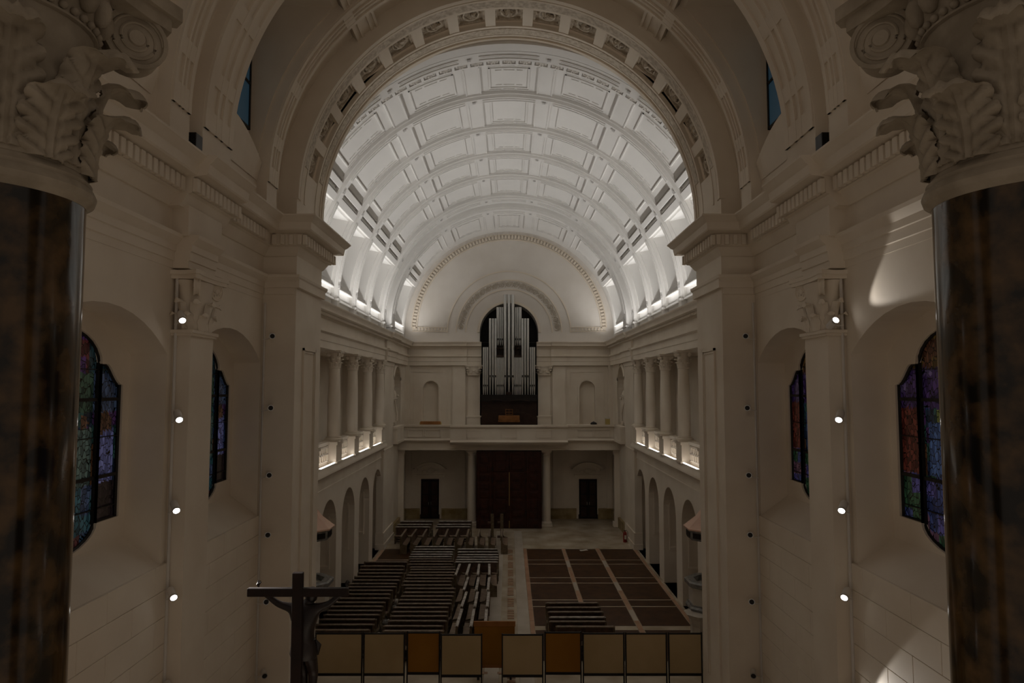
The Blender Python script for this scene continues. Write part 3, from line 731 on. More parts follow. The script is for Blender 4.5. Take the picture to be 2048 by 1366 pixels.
# --- crossing piers and arch --------------------------------------------------
cr = struct('wall_crossing', 'great limestone arch and piers between choir and nave')
XP, Y0, Y1 = 5.62, 17.9, 20.3; RA = 5.65
for s in (-1, 1):
    mb = MB(); xa, xb = sorted((s * XP, s * 7.4))
    mb.box(xa, xb, Y0, Y1, 0, 13.0); 
    xa, xb = sorted((s * RA, s * 7.4)); mb.box(xa, xb, Y0, Y1, 13.0, ZSP)
    mb.build('pier', 'limestone', cr)
    # moulded panel on the jamb
    mb = MB(); xj = s * XP
    for (o_, t_) in ((0, .07), (.1, .035)):
        a, b, z0, z1 = 18.55 + o_, 19.72 - o_, 1.0, 10.05 - o_; xa, xb = sorted((xj, xj - s * (.05 - o_ * .2)))
        mb.box(xa, xb, a, a + t_, z0, z1); mb.box(xa, xb, b - t_, b, z0, z1); mb.box(xa, xb, a, b, z1 - t_, z1)
    mb.build('jamb_panel', 'limestone', cr)
    mb = MB()
    for d, ty in (((LOWARC), 0), ((CORN), 1)):
        pr = [(XP + .06 - (XW - x) if x < 6.65 else 7.4, z) for x, z in d]
        pr2 = [(s * x, z) for x, z in pr]
        ext = lambda x: max(0, XP - x)
        # swept round three sides: front, jamb, back, mitred
        n = len(pr); vs = []
        for stage in range(4):
            for (x, z) in pr:
                e = (XP + .06 - x) if x < 7 else 0
                x_in = s * min(x, XP + .3) if x < 7 else s * 7.3
                if stage == 0: vs.append((s * 6.45, Y0 - max(e, 0), z))
                elif stage == 1: vs.append((s * (XP + .06 - e) if x < 7 else s * 6.2, Y0 - max(e, 0) if x < 7 else Y0 + .5, z))
                elif stage == 2: vs.append((s * (XP + .06 - e) if x < 7 else s * 6.2, Y1 + max(e, 0) if x < 7 else Y1 - .5, z))
                else: vs.append((s * 7.2, Y1 + max(e, 0), z))
        mb.add(vs, [(st * n + i, st * n + (i + 1) % n, (st + 1) * n + (i + 1) % n, (st + 1) * n + i) for st in range(3) for i in range(n)])
    # solid cores behind the mouldings so nothing is open from above
    xa, xb = sorted((s * (XP - .35), s * 7.3)); mb.box(xa, xb, Y0 - .35, Y1 + .35, 13.0, 13.38)
    xa, xb = sorted((s * (XP - .1), s * 7.3)); mb.box(xa, xb, Y0 - .08, Y1 + .08, 11.6, 11.94)
    mb.build('cornice', 'limestone', cr, 25)
    me_d = MB().bev(-.05, .05, -.055, .055, 0, .26, .008).mesh('dentil', 'limestone')
    for i in range(13): link('dentil', me_d, cr, (s * 5.33, 17.62 + i * .245, 12.69))
    for i in range(4): link('dentil', me_d, cr, (s * (5.45 + i * .22), 17.57, 12.69), (0, 0, pi / 2))
mb = MB()
mb.arc([(RA, Y0), (RA, 18.6)], -90, 90, ZSP, 72, closed=False); mb.arc([(RA, 19.52), (RA, Y1)], -90, 90, ZSP, 72, closed=False)
mb.arc([(RA, Y0), (7.6, Y0)], -90, 90, ZSP, 72, closed=False); mb.arc([(RA, Y1), (6.6, Y1), (7.3, Y1 + .05)], -90, 90, ZSP, 72, closed=False)
mb.build('arch_face', 'limestone', cr, 20)
mb = MB()
for (ya, yb, r) in ((Y0 - .03, Y0 + .12, RA - .05), (Y0 + .2, Y0 + .27, RA - .03), (18.5, 18.6, RA - .02), (19.52, 19.62, RA - .02), (20.0, 20.07, RA - .03), (20.16, 20.34, RA - .05)): mb.ring(r, RA + .1, ya, yb, -90, 90, ZSP, 72)
mb.build('arch_moulding', 'limestone', cr, 20)
mb = MB()
for (ya, yb) in ((18.18, 18.5), (19.66, 19.98)): mb.ring(RA - .025, RA + .05, ya, yb, -80, 80, ZSP, 72)
mb.build('carved_band', 'carved', cr, 20)
mb = MB()
for i in range(-8, 9): mb.ring(RA, RA + .3, 18.58, 19.54, i * 11 + 5.5 - 1.5, i * 11 + 5.5 + 1.5, ZSP, 2)
mb.ring(RA, RA + .3, 18.58, 19.54, 81.5, 90, ZSP, 4); mb.ring(RA, RA + .3, 18.58, 19.54, -90, -81.5, ZSP, 4)
mb.build('coffer_bar', 'limestone', cr, 20)
for i in range(-7, 8):
    mb = MB(); a = R(i * 11); rr = RA + .22; random.seed(i + 50)
    mb.box(-.45, .45, -.5, .5, 0, .08)
    fr = .37
    for (x0, x1, y0, y1) in ((-.42, -.34, -.46, .46), (.34, .42, -.46, .46), (-.34, .34, -.46, -.38), (-.34, .34, .38, .46)): mb.box(x0, x1, y0, y1, -.07, 0)
    mb.tube([(.23 * cos(q * pi / 6), .27 * sin(q * pi / 6), -.05) for q in range(13)], .035, 6)
    for q in range(9):
        b = random.random() * 6.28; l = .1 + random.random() * .18
        mb.tube([(0, 0, -.05), (l * .5 * cos(b), l * .5 * sin(b), -.12), (l * cos(b + .5), l * sin(b + .5), -.04)], [.045, .05, .02], 5)
    mb.build('coffer_panel', 'carved', cr, 40, loc=(rr * sin(a), 19.05, ZSP + rr * cos(a))).rotation_euler = (0, a, 0)

# --- choir vault --------------------------------------------------------------
cv = struct('ceiling_choir', 'dim limestone barrel vault over the choir')
RC = 6.15
def cshell(mb, a0, a1, y0, y1): mb.arc([(RC, y0), (RC, y1)], a0, a1, ZSP, max(1, int(abs(a1 - a0) / 3)), closed=False)
mb = MB()
LUN = [(9.0, 11.4), (14.4, 16.3)]
yy = [8.2, 9.0, 11.4, 14.4, 16.3, 18.0]
for i in range(5):
    y0, y1 = yy[i], yy[i + 1]
    if (y0, y1) in LUN: cshell(mb, -45, 45, y0, y1)
    else: cshell(mb, -90, 90, y0, y1)
for s in (-1, 1):
    mb.quad((s * 6.15, 8.2, 13.3), (s * 6.15, 18, 13.3), (s * 6.15, 18, 14.0), (s * 6.15, 8.2, 14.0))
    mb.quad((s * 6.15, 8.2, 13.38), (s * 6.15, 18, 13.38), (s * 7.0, 18, 13.38), (s * 7.0, 8.2, 13.38))
mb.build('vault_shell', 'limestone', cv, 20)
wn = 20
for s in (-1, 1):
    for (y0, y1) in LUN:
        wn += 1; wd = struct(f'window_{wn}', f'dark lunette window high on the {"left" if s < 0 else "right"} choir wall')
        mb = MB(); xt, zt = s * RC * sin(R(45)), ZSP + RC * cos(R(45)); X2 = s * 6.36
        # low wall under the lunette with a curved top edge
        top = lambda y: 15.05 - .28 * max(0, (y - y0) / (y1 - y0)) ** 2 * 2.2
        n = 8
        for k in range(n):
            a, b = y0 + (y1 - y0) * k / n, y0 + (y1 - y0) * (k + 1) / n
            mb.quad((s * 6.13, a, 14.0), (s * 6.13, b, 14.0), (s * 6.02, b, top(b)), (s * 6.02, a, top(a)))
            mb.quad((s * 6.02, a, top(a)), (s * 6.02, b, top(b)), (X2, b, top(b) + .35), (X2, a, top(a) + .35))
        mb.quad((xt, y0, zt), (xt, y1, zt), (X2, y1, zt + .1), (X2, y0, zt + .1))
        for q in (y0, y1):
            pts = [(s * RC * sin(R(a)), q, ZSP + RC * cos(R(a))) for a in range(90, 44, -5)] + [(X2, q, zt + .1), (X2, q, 14.0)]
            mb.add(pts, [tuple(range(len(pts)))])
        mb.quad((X2, y0, 14), (X2, y1, 14), (X2, y1, zt + .2), (X2, y0, zt + .2))
        mb.build('reveal', 'limestone', wd)
        c = (y0 + y1) / 2
        mb = MB(); xa, xb = sorted((s * 6.30, s * 6.34)); mb.box(xa, xb, c - .9, c + .78, 15.25, 17.6); mb.build('pane', 'blue_glass', wd)
        mb = MB(); xa, xb = sorted((s * 6.27, s * 6.35))
        for q in (c - .95, c - .1, c + .76): mb.box(xa, xb, q, q + .06, 15.2, 17.68)
        for z in (15.2, 16.3, 17.6): mb.box(xa, xb, c - .95, c + .8, z, z + .06)
        mb.build('window_frame', 'black_metal', wd)
def crib(y0, y1, r, chan=True):
    mb = MB(); mb.arc([(RC + .05, y0), (r, y0), (r, y1), (RC + .05, y1)], -90, 90, ZSP, 72)
    for s in (-1, 1): xa, xb = sorted((s * r, s * 6.3)); mb.box(xa, xb, y0, y1, 13.38, ZSP)
    o = mb.build('rib', 'limestone', cv, 20)
    mb = MB(); wd = y1 - y0
    for (f0, f1) in ((.0, .16), (.36, .44), (.56, .64), (.84, 1)):
        ya, yb = y0 + .015 + (wd - .03) * f0, y0 + .015 + (wd - .03) * f1
        mb.ring(r - .045, r + .02, ya, yb, -90, 90, ZSP, 72)
    for s in (-1, 1):
        for a in (20, 42, 64, 78): mb.ring(r - .04, r + .02, y0 + .02, y1 - .02, s * a, s * (a + 3), ZSP, 2)
        mb.ring(r - .04, r + .02, y0 + .02, y1 - .02, s * 86, s * 90, ZSP, 2)
    mb.build('rib_fillet', 'limestone', o, 20)
crib(12.85, 14.2, 5.9); crib(11.6, 12.3, 5.9); crib(16.35, 17.05, 5.9)
for s in (-1, 1):
    mb = MB(); mb.ring(5.98, RC, 8.2, Y0, s * 36.5, s * 43.5, ZSP, 3)
    for a in (36.6, 38.2, 41.2, 42.8): mb.ring(5.93, RC, 8.2, Y0, s * a, s * (a + .7), ZSP, 1)
    mb.build('vault_beam', 'limestone', cv, 20)

# --- stained glass windows ------------------------------------------------------
for s in (-1, 1):
    for k, c in enumerate((10.98, 15.88)):
        nm = 'left' if s < 0 else 'right'
        wd = struct(f'window_{30 + k + (2 if s > 0 else 0)}', f'tall lobed stained glass window in the {("near", "far")[k]} alcove of the {nm} choir wall')
        ft, fb = wtop(c), wbot(c)
        NU, NV = 44, 84; mb = MB(); cols = []; idx = {}
        for (a, b, n_) in ((c - win_half, c - lobe, 8), (c - lobe, c + lobe, 28), (c + lobe, c + win_half, 8)):
            for i in range(n_):
                p, q = a + (b - a) * i / n_, a + (b - a) * (i + 1) / n_; e = 1e-4
                for j in range(NV):
                    def zz(y, t, e_): 
                        y2 = y + e_; return fb(y2) + (ft(y2) - fb(y2)) * t
                    q4 = [(s * 7.3, p, zz(p, j / NV, e)), (s * 7.3, q, zz(q, j / NV, -e)), (s * 7.3, q, zz(q, (j + 1) / NV, -e)), (s * 7.3, p, zz(p, (j + 1) / NV, e))]
                    mb.quad(*q4)
                    ym = (p + q) / 2; zm = sum(v[2] for v in q4) / 4
                    cols += [(*glass_colour(s, k, (ym - c) / win_half, zm), 1)] * 4
        me = bpy.data.meshes.new('pane'); me.from_pydata(mb.v, [], mb.f); me.materials.append(M['stained_glass'])
        at = me.color_attributes.new('glass', 'FLOAT_COLOR', 'CORNER')
        flat = [x for cc in cols for x in cc]; at.data.foreach_set('color', flat)
        link('pane', me, wd)
        mb = MB(); xa, xb = sorted((s * 7.25, s * 7.32))
        for u in (-lobe, lobe): mb.box(xa, xb, c + u - .03, c + u + .03, 6.6, 9.42)
        for z in (7.4, 8.77): mb.box(xa, xb, c - win_half, c + win_half, z - .03, z + .03)
        for z in (8.1, 9.3, 6.85): mb.box(xa, xb, c - win_half, c + win_half, z - .008, z + .008)
        ol = [(s * 7.27, c + u * win_half, (ft if t else fb)(c + u * win_half * .9999)) for t, us in ((1, [q / 20 for q in range(-20, 21)]), (0, [q / 20 for q in range(20, -21, -1)])) for u in us]
        mb.tube(ol + [ol[0]], .035, 5)
        mb.build('window_frame', 'black_metal', wd)

# ------------------------------------------------------------------ great marble columns in the foreground
CR = .72
big = capital_parts(CR, 1.92, 8, True)
me_bell = big[0].mesh('bell', 'capital_stone', 40); me_low = big[1].mesh('leaf', 'capital_stone', 60); me_high = big[2].mesh('leaf', 'capital_stone', 60); me_vol = big[3].mesh('volute', 'capital_stone', 50)
for s in (-1, 1):
    nm = 'left' if s < 0 else 'right'
    t = thing('great_column', f'huge dark mottled marble column with carved stone capital at the {nm} edge', 'column', (s * 4.30, 5.5, 1.02), group=None)
    MB().lathe([(CR * 1.12, .75), (CR * 1.12, .9), (CR * 1.02, 1.0), (CR, 1.05), (CR * 1.0, 3.0), (CR * .995, 9.52)], 0, 0, 72).build('shaft', 'column_marble', t, 30)
    MB().box(-1.1, 1.1, -1.1, 1.1, 0, .35).lathe([(1.06, .35), (1.1, .42), (1.06, .5), (.95, .56), (.93, .62), (.98, .7), (.9, .76)], 0, 0, 48).build('base', 'capital_stone', t, 30)
    MB().lathe([(CR, 9.5), (CR * 1.02, 9.52), (CR * 1.08, 9.55), (CR * 1.10, 9.6), (CR * 1.07, 9.65), (CR * 1.04, 9.67), (CR * 1.05, 9.70), (CR * 1.01, 9.73), (CR * .98, 9.78)], 0, 0, 72).build('astragal', 'capital_stone', t, 30)
    cap = link('capital', me_bell, t, (0, 0, 9.76))
    for (x, y, z, a) in big[4]['low']: link('leaf', me_low, cap, (x, y, z), (0, 0, a))
    for (x, y, z, a) in big[4]['high']: link('leaf', me_high, cap, (x, y, z), (0, 0, a))
    for (x, y, z, a) in big[4]['vol']: link('volute', me_vol, cap, (x, y, z), (0, 0, a))
    # egg-and-dart echinus and bead ring between the volutes
    mb = MB()
    for k in range(20):
        a = 2 * pi * k / 20; m_ = Matrix.Translation((CR * 1.09 * cos(a), CR * 1.09 * sin(a), 1.46)); e = MB().lathe([(.0, -.13), (.05, -.11), (.085, -.03), (.09, .05), (.07, .1), (.0, .12)], 0, 0, 10); merge(mb, e, m_)
    mb.build('egg_moulding', 'capital_stone', cap, 60)
    mb = MB()
    for k in range(44):
        a = 2 * pi * k / 44; m_ = Matrix.Translation((CR * 1.05 * cos(a), CR * 1.05 * sin(a), 1.28)); e = MB().lathe([(.0, -.035), (.026, -.025), (.037, 0), (.026, .025), (0, .035)], 0, 0, 8); merge(mb, e, m_)
    mb.lathe([(CR * .98, 1.20), (CR * 1.05, 1.22), (CR * 1.05, 1.24), (CR, 1.26)], 0, 0, 48)
    mb.build('bead_moulding', 'capital_stone', cap, 60)
    # entablature block carried by the column (continues out of frame)
    MB().box(-.85, .85, -.85, .85, 11.68, 12.4).box(-1.0, 1.0, -1.0, 1.0, 12.4, 12.6).build('impost_block', 'capital_stone', t)

# ------------------------------------------------------------------ gallery columns
gs = MB(); r0, r1 = .255, .215
gshaft = MB().lathe([(r0, .18), (r0, .9), (r0 * .985, 1.6), (r1 * 1.03, 2.6), (r1, 2.92), (r1 * 1.1, 2.94), (r1 * 1.1, 2.99), (r1, 3.0)], 0, 0, 24).mesh('shaft', 'limestone', 40)
gbase = MB().box(-.36, .36, -.36, .36, 0, .07).lathe([(.36, .07), (.37, .1), (.33, .13), (.3, .14), (.29, .16), (.31, .18), (.26, .2)], 0, 0, 24).mesh('base', 'limestone', 40)
gcap = small_capital(.225, .68).mesh('capital', 'limestone', 45)
for s in (-1, 1):
    for i, c in enumerate(PED_Y[1:]):
        t = thing('gallery_column', f'smooth pale stone column on the {"left" if s < 0 else "right"} gallery parapet, {n_ord[i]} from the crossing', 'column', (s * 7.08, c, 6.8), group='round columns of the side galleries')
        link('base', gbase, t); link('shaft', gshaft, t); link('capital', gcap, t, (0, 0, 2.98))

# ------------------------------------------------------------------ organ balcony
bal = thing('organ_balcony', 'pale stone organ balcony with projecting middle across the entrance wall', 'balcony', (0, 44, 4.9))
def profx(prof, x0, x1, name, mat='limestone'):
    return MB().sweep([(y - 44, z - 4.9) for y, z in prof], x0, x1, axis='x').build(name, mat, bal, 30)
side_p = [(47.3, 5.35), (44.3, 5.35), (44.25, 5.45), (44.05, 5.5), (44.0, 5.56), (44.05, 5.62), (44.15, 5.68), (44.15, 6.35), (44.05, 6.4), (44.0, 6.44), (44.0, 6.55), (44.4, 6.55), (44.4, 5.7), (47.3, 5.7)]
mid_p = [(44.4, 5.3), (43.6, 5.3), (43.55, 5.36), (43.35, 5.42), (43.3, 5.5), (43.38, 5.56), (43.42, 5.62), (43.42, 6.35), (43.34, 6.4), (43.3, 6.44), (43.3, 6.56), (43.7, 6.56), (43.7, 5.7), (44.4, 5.7)]
profx(side_p, -7.15, -3.72, 'parapet'); profx(side_p, 3.72, 7.15, 'parapet'); profx(mid_p, -3.72, 3.72, 'parapet')
for s in (-1, 1):
    xa, xb = sorted((s * 6.75, s * 7.05)); MB().box(xa, xb, -2.4, .1, .75, 1.65).box(xa - .03, xb + .03, -2.45, .1, 1.52, 1.66).box(xa - .03, xb + .03, -2.45, .1, .62, .78).build('parapet', 'limestone', bal)
MB().box(-7.15, 7.15, .3, 1.2, 0, .5).box(-7.15, 7.15, .2, .4, .02, .1).build('beam', 'limestone', bal)
MB().box(-7.15, 7.15, 1.2, 3.3, .35, .5).build('soffit', 'limestone', bal)
for x in (-6.0, -4.9, -2.2, 0, 2.2, 4.9, 6.0):
    y = -.58 if abs(x) < 3.7 else .12
    mb = MB()
    for (x0, x1, z0, z1) in ((-.5, .5, .86, .9), (-.5, .5, 1.3, 1.34), (-.5, -.46, .86, 1.34), (.46, .5, .86, 1.34)): mb.box(x + x0, x + x1, y - .03, y + .05, z0, z1)
    mb.build('panel_moulding', 'limestone', bal)
# two tuscan columns beside the great door
for s in (-1, 1):
    t = thing('porch_column', f'plain pale stone column under the organ balcony, {"left" if s < 0 else "right"} of the great wooden door', 'column', (s * 2.42, 45.0, 0), group='columns flanking the great door')
    MB().box(-.38, .38, -.38, .38, 0, .14).lathe([(.37, .14), (.38, .2), (.33, .27), (.3, .3)], 0, 0, 28).build('base', 'limestone', t, 40)
    MB().lathe([(.29, .28), (.29, 1.6), (.275, 3.2), (.25, 4.5)], 0, 0, 28).build('shaft', 'limestone', t, 40)
    MB().lathe([(.25, 4.45), (.27, 4.48), (.27, 4.52), (.25, 4.54), (.25, 4.62), (.3, 4.68), (.33, 4.74)], 0, 0, 28).box(-.35, .35, -.35, .35, 4.74, 4.88).build('capital', 'limestone', t, 40)
# half columns at the side walls under the balcony
for s in (-1, 1):
    t = thing('wall_column', f'engaged stone pier with small capital under the {"left" if s < 0 else "right"} end of the organ balcony', 'column', (s * 6.98, 44.75, 0))
    MB().box(-.25, .25, -.25, .25, 0, .3).build('base', 'limestone', t)
    MB().box(-.17, .17, -.2, .2, .3, 4.6).build('shaft', 'limestone', t)
    MB().box(-.22, .22, -.25, .25, 4.6, 4.72).box(-.26, .26, -.3, .3, 4.72, 4.88).build('capital', 'limestone', t)

# ------------------------------------------------------------------ doors
dg = struct('door_1', 'great dark red-brown panelled wooden door enclosure')
mb = MB(); mb.box(-2.08, 2.08, 44.05, 47.2, 0, 4.88); mb.build('door_case', 'door_wood', dg)
mb = MB().box(-.35, .35, -.03, .02, 0, .03)
leafs = [(-2.02, -1.12), (-1.0, -.03), (.03, 1.0), (1.12, 2.02)]
for li, (x0, x1) in enumerate(leafs):
    lf = MB().bev(x0, x1, 43.98, 44.05, .04, 3.55 if abs(x0 + x1) < 2 else 4.84, .01).build('door_leaf', 'door_wood', dg)
    z = .18; hs = [.42, .42, .62, .42, .42, .42] if li in (1, 2) else [.42, .42, .62, .42, .42, .42, .5, .42]
    for h in hs:
        if z + h < (3.5 if li in (1, 2) else 4.8):
            MB().bev(x0 + .14, x1 - .14, 43.94, 43.985, z, z + h, .018).bev(x0 + .22, x1 - .22, 43.915, 43.945, z + .08, z + h - .08, .014).build('door_panel', 'door_wood', lf)
        z += h + .1
for (x0, x1) in ((-1.0, -.03), (.03, 1.0)):
    ov = MB().bev(x0, x1, 43.98, 44.05, 3.6, 4.84, .01).build('overdoor_panel', 'door_wood', dg)
    for z in (3.7, 4.25): MB().bev(x0 + .14, x1 - .14, 43.94, 43.985, z, z + .45, .018).build('door_panel', 'door_wood', ov)
mb = MB().box(.0, .035, 43.9, 43.96, 1.45, 3.55).box(.0, .035, 43.9, 43.96, .05, .5); mb.build('brass_rod', 'brass', dg)
mb = MB()
for x in (-1.06, 1.06):
    for z in (.9, 1.9, 2.9, 3.6): mb.tube([(x, 43.95, z), (x, 43.95, z + .25)], .035, 8)
mb.build('door_hinge', 'black_metal', dg, 40)
for i, s in ((2, -1), (3, 1)):
    d = struct(f'door_{i}', f'small dark double door under the {"left" if s < 0 else "right"} side of the balcony'); x = s * 5.4
    MB().box(x - .66, x + .66, YE - .07, YE + .02, .0, 2.68).build('door_frame', 'dark_wood', d)
    for q in (-1, 1):
        xa, xb = sorted((x + q * .01, x + q * .6)); lf = MB().bev(xa, xb, YE - .1, YE - .06, .02, 2.62, .01).build('door_leaf', 'black_wood', d)
        for (z0, z1) in ((.15, .8), (.9, 1.6), (1.7, 2.5)): MB().bev(xa + .1, xb - .1, YE - .12, YE - .09, z0, z1, .012).build('door_panel', 'dark_wood', lf)
        MB().tube([(x + q * .08, YE - .16, .95), (x + q * .08, YE - .16, 1.15)], .014, 6).build('door_handle', 'steel', lf)

# ------------------------------------------------------------------ pipe organ
YO = 46.55
org = thing('pipe_organ', 'pipe organ with rows of silver pipes in the dark arch above the balcony', 'organ', (0, YO, 5.7))
def px(z): return z - 5.7
MB().box(-1.9, 1.9, .3, 1.9, 0, 2.3).build('lower_case', 'dark_wood', org)
MB().box(-1.9, 1.9, -.2, .4, 2.3, 2.72).box(-1.95, 1.95, -.22, .4, 2.66, 2.74).build('wind_chest', 'black_wood', org)
mb = MB().tube([(-1.4 + k * .35, -.22, 2.36 + .06 * sin(k * 1.3)) for k in range(9)], .02, 5); mb.build('carved_swag', 'dark_wood', org)
MB().box(-1.86, 1.86, .5, 1.4, 2.7, 5.7).box(-1.35, 1.35, .5, 1.4, 5.7, 7.4).build('back_case', 'black_wood', org)
for x in (-1.32, 1.32): MB().box(x - .07, x + .07, .35, .5, 4.9, 7.3).build('side_post', 'dark_wood', org)
def pipe(x, zt, zm, r, zf=8.42, y=0):
    f = px(zf) + .02; m = px(zm); tp = px(zt)
    MB().lathe([(.025, f), (r * .9, m - .05), (r, m), (r, tp), (r * .9, tp), (r * .9, tp - .08)], x, y, 14).build('organ_pipe', 'tin', org, 40)
    MB().box(x - r * .55, x + r * .55, y - r - .006, y - r * .6, m + .04, m + .14).tube([(x - r * .8, y - r, m), (x + r * .8, y - r, m)], .012, 5).build('pipe_mouth', 'black_wood', org)
for x in (-.26, 0, .26): pipe(x, 15.3, 9.62, .105)
for s in (-1, 1):
    for x in (.92, 1.1, 1.29): pipe(s * x, 13.65, 9.62, .082)
    for x in (1.47, 1.60, 1.73): pipe(s * x, 11.68, 8.98, .06)
    for x in (.45, .58, .71, .80): pipe(s * x, 14.45, 12.15, .062, 11.8, .22)
    for x in (.40, .50, .60, .70, .80): pipe(s * x, 10.98, 8.98, .046)
    mb = MB().box(min(s * .36, s * .84), max(s * .36, s * .84), -.12, .3, px(11.0), px(11.12))
    for k in range(4):
        x = s * (.43 + k * .12); mb.tube([(x, -.03, px(11.12)), (x, -.03, px(11.45)), (x, -.15, px(11.62))], [.015, .025, .06], 8)
    mb.tube([(s * .38, -.05, px(11.7)), (s * .6, -.08, px(11.78)), (s * .82, -.05, px(11.7))], .025, 6)
    mb.build('reed_bracket', 'dark_wood', org, 40)
MB().box(-.2, .2, -.16, .0, px(8.45), px(8.62)).build('crest', 'dark_wood', org)
con = thing('organ_console', 'light wooden organ console with carved music desk in front of the organ', 'console', (0, 45.6, 5.7))
MB().box(-.72, .72, -.1, .6, 0, .95).build('case', 'dark_wood', con)
MB().box(-.72, .72, -.2, .3, .95, 1.05).bev(-.7, .7, -.15, .1, 1.05, 1.38, .02).build('lid', 'console_wood', con)
mb = MB()
for x in (-.24, -.01, .22): mb.box(x, x + .03, .08, .12, 1.38, 1.8)
for z in (1.42, 1.58, 1.76): mb.box(-.24, .25, .08, .12, z, z + .03)
mb.build('music_desk', 'console_wood', con)
MB().box(-1.1, 1.1, .3, .34, 1.5, 1.55).build('rail', 'dark_wood', con)
bn = thing('organ_bench', 'dark wooden bench in front of the organ console', 'bench', (0, 44.8, 5.7))
MB().bev(-.6, .6, -.17, .17, .5, .56, .01).build('seat', 'dark_wood', bn)
for x in (-.5, .5): MB().box(x - .03, x + .03, -.15, .15, 0, .5).build('leg', 'dark_wood', bn)

# things on the balcony rail
t = thing('wooden_board', 'light brown wooden lectern board lying on the left part of the balcony rail', 'board', (-5.05, 44.2, 6.565))
MB().bev(-.65, .65, -.12, .12, 0, .2, .015).build('board', 'orange_wood', t); MB().bev(-.70, -.655, -.1, .1, 0, .14, .004).build('end_block', 'yellow_card', t); MB().bev(.655, .70, -.1, .1, 0, .14, .004).build('end_block', 'yellow_card', t)
t = thing('black_bag', 'small black rounded bag sitting on the right part of the balcony rail', 'bag', (5.45, 44.2, 6.565))
MB().lathe([(.17, 0), (.2, .04), (.17, .1), (.1, .15), (.03, .17)], 0, 0, 20).xf(lambda v: Vector((v.x * 1.1, v.y * .6, v.z))).build('body', 'black_metal', t, 50)
MB().tube([(-.08, 0, .13), (0, 0, .2), (.08, 0, .13)], .012, 6).build('handle', 'black_metal', t, 50)
t = thing('yellow_box', 'small upright yellow box at the right end of the balcony beside the statue', 'box', (6.35, 44.2, 6.565))
MB().bev(-.14, .14, -.12, .12, 0, .42, .01).build('carton', 'yellow_card', t); MB().box(-.15, .15, -.13, .13, .36, .43).build('lid', 'paper', t)

# ------------------------------------------------------------------ robed statues in the side niches
def robe(n=28):
    mb = MB(); prof = [(.30, 0), (.31, .1), (.27, .5), (.24, .9), (.25, 1.15), (.27, 1.3), (.22, 1.45), (.09, 1.53), (.075, 1.6)]
    m = len(prof); vs = []
    for i in range(n):
        a = 2 * pi * i / n
        for j, (r, z) in enumerate(prof):
            f = 1 + (.10 * cos(a * 7 + z * 2) + .05 * cos(a * 3 + z * 5)) * max(0, 1 - z / 1.5)
            vs.append((r * f * cos(a) * 1.05, r * f * sin(a) * .8, z))
    mb.add(vs, [(i * m + j, i * m + j + 1, ((i + 1) % n) * m + j + 1, ((i + 1) % n) * m + j) for i in range(n) for j in range(m - 1)] + [tuple(i * m for i in range(n))])
    return mb
for s in (-1, 1):
    t = thing('robed_statue', f'white stone statue of a robed figure standing in the {"left" if s < 0 else "right"} wall niche beside the organ', 'statue', (s * 7.47, 43.6, 6.5), -s * pi / 2 + pi if s < 0 else pi / 2 + pi, group=None)
    t.rotation_euler = (0, 0, -s * pi / 2)
    b = robe(); b.tube([(-.26, 0, 1.32), (-.34, -.1, 1.05), (-.12, -.26, 1.12)], [.085, .075, .045], 10); b.tube([(.26, 0, 1.32), (.36, -.08, 1.08), (.2, -.28, 1.25)], [.085, .075, .045], 10)
    for q in range(5): b.tube([(-.3 + q * .13, -.2 + .02 * q, 1.0), (-.1 + q * .06, -.26, .4), (-.15 + q * .09, -.25, .05)], .022, 5)
    b.xf(lambda v: v * 1.35).build('body', 'limestone', t, 60, loc=(0, 0, .25))
    h = MB(); h.lathe([(.04, 1.58), (.09, 1.62), (.105, 1.7), (.1, 1.79), (.06, 1.85), (0.01, 1.87)], 0, -.02, 16); h.tube([(0, -.11, 1.74), (0, -.145, 1.7), (0, -.11, 1.69)], .018, 6)
    h.lathe([(.12, 1.72), (.125, 1.8), (.08, 1.88), (.02, 1.9)], 0, .02, 14); h.xf(lambda v: v * 1.35).build('head', 'limestone', t, 60, loc=(0, 0, .25))
    MB().box(-.4, .4, -.33, .33, 0, .14).bev(-.36, .36, -.3, .3, .14, .26, .02).build('plinth', 'limestone', t)

